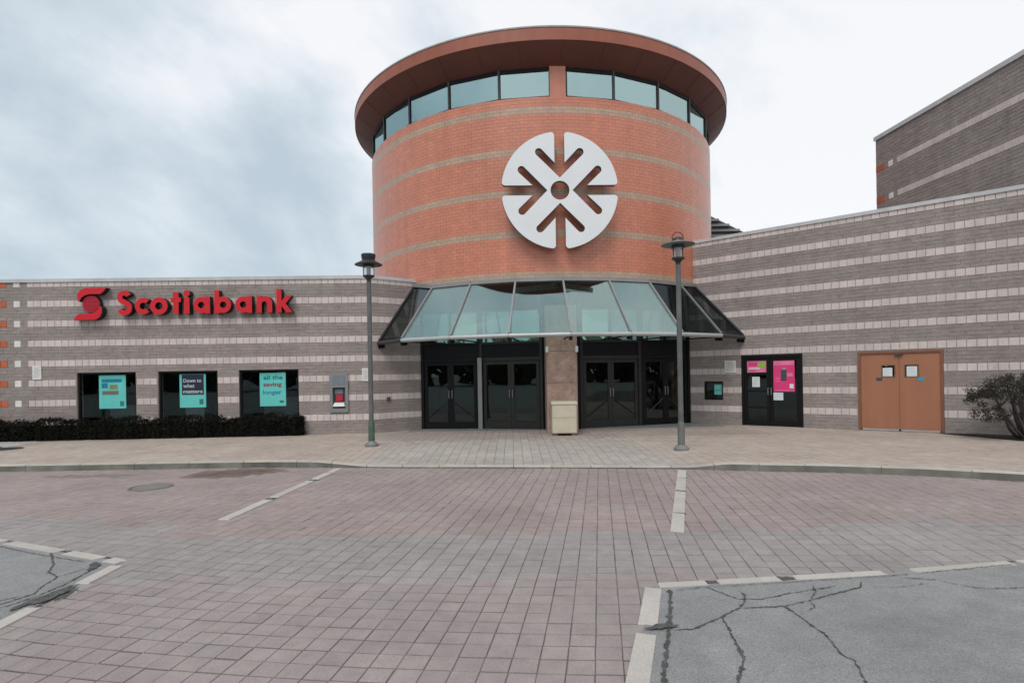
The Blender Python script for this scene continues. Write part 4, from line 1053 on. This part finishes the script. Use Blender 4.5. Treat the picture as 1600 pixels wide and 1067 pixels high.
# ---- brown steel door pair
br_d = door_thing(WR, 12.62, 14.53, 2.17, 'steel_door', 'brown painted double steel door with two small wire glass windows')
f = MB(); f.box(WR, 12.623, 12.685, -.14, .022, 0, 2.167); f.box(WR, 14.465, 14.527, -.14, .022, 0, 2.167); f.box(WR, 12.6855, 14.4645, -.14, .021, 2.11, 2.167)
adopt(f.build('frame', M['brown_frame']), br_d)
for i, (a, b, w0, w1) in enumerate(((12.688, 13.572, 13.18, 13.48), (13.578, 14.462, 13.70, 14.0))):
    f = MB(); zz0, zz1 = 1.47, 1.79
    f.box(WR, a, w0, -.07, -.012, .06, 2.106); f.box(WR, w1, b, -.07, -.012, .06, 2.106); f.box(WR, w0, w1, -.07, -.0121, .06, zz0); f.box(WR, w0, w1, -.07, -.0121, zz1, 2.106)
    d = adopt(f.build('door_leaf', M['brown_door']), br_d)
    f = MB(); f.box(WR, w0-.012, w0+.012, -.0119, -.004, zz0-.012, zz1+.012); f.box(WR, w1-.012, w1+.012, -.0119, -.004, zz0-.012, zz1+.012); f.box(WR, w0+.0125, w1-.0125, -.0119, -.0045, zz0-.012, zz0+.012); f.box(WR, w0+.0125, w1-.0125, -.0119, -.0045, zz1-.012, zz1+.012)
    wo = f.build('window_trim', M['brown_frame']); wo.parent = d
    g = MB(); g.box(WR, w0, w1, -.045, -.035, zz0, zz1); go = g.build('pane', M['window_glass']); go.parent = d
    f = MB(); f.box(WR, a+.02, b-.02, -.06, -.006, .012, .058); k_o = f.build('kick_strip', M['pale_metal']); k_o.parent = d
    g = MB(); sx_ = 13.05 if i == 0 else 13.98
    g.box(WR, sx_, sx_+.14, -.0119, -.006, 1.37, 1.455); t_ = g.build('sticker', M['slate'] if i == 0 else M['blue_print']); t_.parent = d
f = MB(); f.box(WR, 13.49, 13.66, -.011, .05, 2.05, 2.105); adopt(f.build('door_closer', M['atm_dark']), br_d)
notice(WR, 13.20, 13.42, 1.49, 1.72, -.022, 'white paper in the left window of the brown door')
notice(WR, 13.74, 13.97, 1.48, 1.75, -.022, 'white paper filling the right window of the brown door')

# ================================================================= THINGS ON THE GROUND
# ---- beige cabinet by the column
cab = thing('cabinet', 'beige metal box cabinet standing in front of the stone column', 'cabinet', (1.43, 15.95, 0))
f = MB(); f.hexa([(1.09, 15.62, .07), (1.765, 15.62, .07), (1.765, 16.25, .07), (1.09, 16.25, .07), (1.09, 15.62, .87), (1.765, 15.62, .87), (1.765, 16.25, .87), (1.09, 16.25, .87)]); adopt(f.build('body', M['beige']), cab)
f = MB(); f.hexa([(1.065, 15.595, .872), (1.79, 15.595, .872), (1.79, 16.275, .872), (1.065, 16.275, .872), (1.075, 15.605, .945), (1.78, 15.605, .945), (1.78, 16.265, .945), (1.075, 16.265, .945)]); adopt(f.build('lid', M['beige']), cab)
f = MB(); f.hexa([(1.11, 15.607, .51), (1.745, 15.607, .51), (1.745, 15.619, .51), (1.11, 15.619, .51), (1.11, 15.607, .84), (1.745, 15.607, .84), (1.745, 15.619, .84), (1.11, 15.619, .84)]); adopt(f.build('upper_panel', M['beige']), cab)
f = MB(); f.hexa([(1.11, 15.607, .09), (1.745, 15.607, .09), (1.745, 15.619, .09), (1.11, 15.619, .09), (1.11, 15.607, .495), (1.745, 15.607, .495), (1.745, 15.619, .495), (1.11, 15.619, .495)]); adopt(f.build('lower_panel', M['beige']), cab)
for x_ in (1.12, 1.62):
    for y_ in (15.65, 16.12):
        f = MB(); f.hexa([(x_, y_, 0), (x_+.11, y_, 0), (x_+.11, y_+.1, 0), (x_, y_+.1, 0), (x_, y_, .069), (x_+.11, y_, .069), (x_+.11, y_+.1, .069), (x_, y_+.1, .069)]); adopt(f.build('foot', M['beige_dark']), cab)
# ---- lamp posts
def lamp(x, y, z, label, kind):
    t = thing('lamp_post', label, 'lamp post', (x, y, z), 'lamp posts along the kerb')
    def part(nm, prof, m, seg=20, loops=None):
        mb = MB(); mb.lathe((x, y, z), prof, seg); o = mb.build(nm, M[m]); smooth_by_angle(o); return adopt(o, t)
    part('base', [(.001, 0), (.165, 0), (.165, .05), (.14, .075), (.095, .115), (.08, .13), (.001, .13)], 'lamp_disc')
    part('sleeve', [(.078, .13), (.074, .6), (.06, .63), (.001, .63)], 'green_sleeve' if kind == 'cap' else 'pole')
    part('pole', [(.058, .62), (.055, 4.08), (.001, 4.08)], 'pole')
    part('neck', [(.055, 4.06), (.05, 4.12), (.085, 4.17), (.14, 4.205), (.14, 4.235), (.001, 4.235)], 'lamp_dark')
    part('lamp_glass', [(.128, 4.236), (.128, 4.455)], 'lamp_glass', 24)
    part('lamp_core', [(.001, 4.236), (.05, 4.236), (.05, 4.44), (.001, 4.44)], 'lamp_core', 14)
    part('collar', [(.001, 4.446), (.142, 4.446), (.142, 4.50), (.001, 4.50)], 'lamp_dark')
    if kind == 'cap':
        part('shade', [(.143, 4.485), (.335, 4.495), (.335, 4.51), (.19, 4.585), (.165, 4.61), (.001, 4.61)], 'lamp_dark', 32)
        part('cap', [(.150, 4.611), (.165, 4.65), (.178, 4.74), (.165, 4.765), (.001, 4.77)], 'lamp_dark', 24)
    else:
        part('shade', [(.143, 4.51), (.362, 4.515), (.362, 4.53), (.15, 4.575), (.14, 4.60), (.001, 4.61)], 'lamp_disc', 36)
        part('cap', [(.135, 4.60), (.12, 4.655), (.06, 4.685), (.001, 4.69)], 'lamp_dark', 24)
        mb = MB(); mb.tube([(x+.125*math.cos(rad(a)), y, z+4.655+.145*math.sin(rad(a))) for a in range(0, 181, 12)], .010, 8)
        o = mb.build('hanging_loop', M['lamp_dark']); adopt(o, t)
    for a in (30, 120, 210, 300):
        mb = MB(); mb.tube([(x+.136*math.cos(rad(a)), y+.136*math.sin(rad(a)), z+4.235), (x+.136*math.cos(rad(a)), y+.136*math.sin(rad(a)), z+4.448)], .008, 6); adopt(mb.build('cage_bar', M['lamp_dark']), t)
lamp(-3.515, 14.05, 0.0, 'lamp post with black capped shade in front of the bank wall corner', 'cap')
lamp(3.70, 12.45, -.02, 'lamp post with flat grey disc shade and top loop, right of the entrance', 'loop')
# ---- thin post at the left edge
tp = thing('metal_post', 'thin grey metal post before the hedge at the left edge of the photo', 'post', (-13.80, 15.10, 0))
f = MB(); f.tube([(-13.80, 15.1, 0), (-13.80, 15.1, 3.3)], .05, 12); o = f.build('shaft', M['grey_metal'], smooth=True); adopt(o, tp)
f = MB(); f.lathe((-13.80, 15.1, 0), [(.001, 0), (.12, 0), (.12, .03), (.051, .04)], 16); adopt(f.build('base_plate', M['grey_metal']), tp)
f = MB(); f.lathe((-13.80, 15.1, 0), [(.05, 3.3), (.055, 3.3), (.04, 3.34), (.001, 3.35)], 16); adopt(f.build('post_cap', M['grey_metal']), tp)
gr = MB(); gr.lathe((-13.35, 14.82, .003), [(.001, .006), (.40, .006), (.42, 0)], 28); o = gr.build('drain_cover', M['soil']); tag(o, 'dark round drain cover in the pavement at the far left', 'drain cover')
# ---- manhole
mh = thing('manhole_cover', 'round grey manhole cover in the paving near the left kerb', 'manhole cover', (-6.32, 9.86, ZR))
f = MB(); f.lathe((-6.32, 9.86, ZR), [(.001, .010), (.285, .010), (.29, .004)], 32); adopt(f.build('lid', M['iron']), mh)
f = MB(); f.lathe((-6.32, 9.86, ZR), [(.295, -.01), (.295, .006), (.345, .006), (.35, -.01)], 32); adopt(f.build('rim', M['joint']), mh)
# ---- hedge along the bank
def leaves(mb, n, pick, size, rnd):
    for _ in range(n):
        c, nrm = pick(rnd); s = size*rnd.uniform(.6, 1.35)
        a = Vector((rnd.gauss(0, 1), rnd.gauss(0, 1), rnd.gauss(0, 1)))+nrm*.6; a.normalize()
        t = a.cross(Vector((rnd.gauss(0, 1), rnd.gauss(0, 1), rnd.gauss(0, 1)))).normalized(); b = a.cross(t)
        mb.poly([c-t*s*.5, c+b*s*.22, c+t*s*.5, c-b*s*.22])
hd = thing('hedge', 'low dark clipped hedge under the three bank windows', 'hedge', (-11, 16.95, 0))
rnd = random.Random(11)
core = MB(); core.box(WL, -15.55, -6.55, .05, .33, .02, .44); adopt(core.build('twigs', M['hedge_core']), hd)
mb = MB()
def hp_(r):
    s = r.uniform(-15.65, -6.42); k = r.random()
    bump = .04*math.sin(s*3.1)+.035*math.sin(s*7.7+1)+.03*math.sin(s*17)+.02*math.sin(s*41)
    if k < .62: return WL(s, .42+bump*.8+r.gauss(0, .02), r.uniform(.03, .58+bump)), Vector((0, -1, 0))
    if k < .93: return WL(s, r.uniform(.02, .44), .56+bump+r.gauss(0, .028)), Vector((0, 0, 1))
    return WL(-6.42 if r.random() < .8 else -15.65, r.uniform(.02, .42), r.uniform(.03, .58))+Vector((r.gauss(0, .03), 0, 0)), Vector((1, 0, 0))
leaves(mb, 24000, hp_, .060, rnd)
adopt(mb.build('foliage', M['hedge']), hd)
# ---- shrub at the right edge
bx, by = 11.75, 13.05
sh = thing('shrub', 'dark bare stemmed shrub with clipped top at the right edge by the wall', 'shrub', (bx, by, 0))
rnd = random.Random(5); tips = []
for k in range(9):
    a = rnd.uniform(0, 6.28); lean = rnd.uniform(.15, .75) if k else .1
    if k in (1, 2, 3): a = PI+rnd.uniform(-.5, .5); lean = (.85, .55, .35)[k-1]
    p0 = Vector((bx+rnd.uniform(-.06, .06), by+rnd.uniform(-.06, .06), 0)); pts = [p0]
    for j in range(1, 6): t = j/5; pts.append(p0+Vector((lean*math.cos(a)*t**.8+rnd.uniform(-.03, .03), lean*.7*math.sin(a)*t**.8+rnd.uniform(-.03, .03), 1.28*t)))
    mb = MB(); mb.tube(pts, [.042, .036, .030, .022, .015, .008], 7); o = mb.build('stem', M['bark'], smooth=True); adopt(o, sh); tips += pts[3:]
    for q in range(4):
        b0 = pts[rnd.choice((2, 3, 4))]; b1 = b0+Vector((rnd.uniform(-.3, .3), rnd.uniform(-.25, .25), rnd.uniform(.15, .4))); mb = MB(); mb.tube([b0, (b0+b1)/2+Vector((rnd.uniform(-.03, .03), 0, .02)), b1], [.014, .010, .004], 5); o = mb.build('branch', M['bark']); adopt(o, sh); tips.append(b1)
mb = MB(); cl = []
for k in range(70):
    a = rnd.uniform(0, 6.28); r = math.sqrt(rnd.random()); cl.append((Vector((bx-.05+1.08*r*math.cos(a), by+.70*r*math.sin(a), rnd.uniform(1.00, 1.50)-.10*r*r)), rnd.uniform(.09, .16)))
for k in range(22): cl.append((Vector((bx-rnd.uniform(.50, 1.02), by+rnd.uniform(-.35, .35), rnd.uniform(.50, 1.15))), rnd.uniform(.07, .12)))
for c_, s_ in cl:
    if rnd.random() < .8:
        tb = min(tips, key=lambda q: (q-c_).length); m_ = MB(); m_.tube([tb, (tb+c_)/2+Vector((rnd.uniform(-.04, .04), rnd.uniform(-.04, .04), .02)), c_+Vector((0, 0, s_*.7))], [.010, .007, .003], 5); adopt(m_.build('branch', M['bark']), sh)
def bp_(r):
    c, s = cl[int(r.random()*len(cl))]; d = Vector((r.gauss(0, 1), r.gauss(0, 1), r.gauss(0, .75))); d = d.normalized()*s*(r.random()**.4)*1.15
    return c+d, d.normalized()
leaves(mb, 9000, bp_, .046, rnd)
adopt(mb.build('foliage', M['bush']), sh)
# ---- tree belt across the car park behind the camera (only mirrored in the glass)
mb = MB(); rnd = random.Random(3)
for k in range(420):
    x_ = rnd.uniform(-120, 120); z_ = rnd.uniform(1, 7.5); r = rnd.uniform(1.2, 2.6); y_ = -62+rnd.uniform(-5, 3)
    for _ in range(9):
        c = Vector((x_+rnd.gauss(0, r*.6), y_+rnd.gauss(0, r*.6), max(.3, z_+rnd.gauss(0, r*.5)))); t = Vector((rnd.gauss(0, 1), rnd.gauss(0, 1), rnd.gauss(0, 1))).normalized()*r*.9; b = t.cross(Vector((rnd.gauss(0, 1), rnd.gauss(0, 1), rnd.gauss(0, 1)))).normalized()*r*.7
        mb.poly([c-t, c+b, c+t, c-b])
stuff(mb.build('tree_belt', M['tree_mass']))
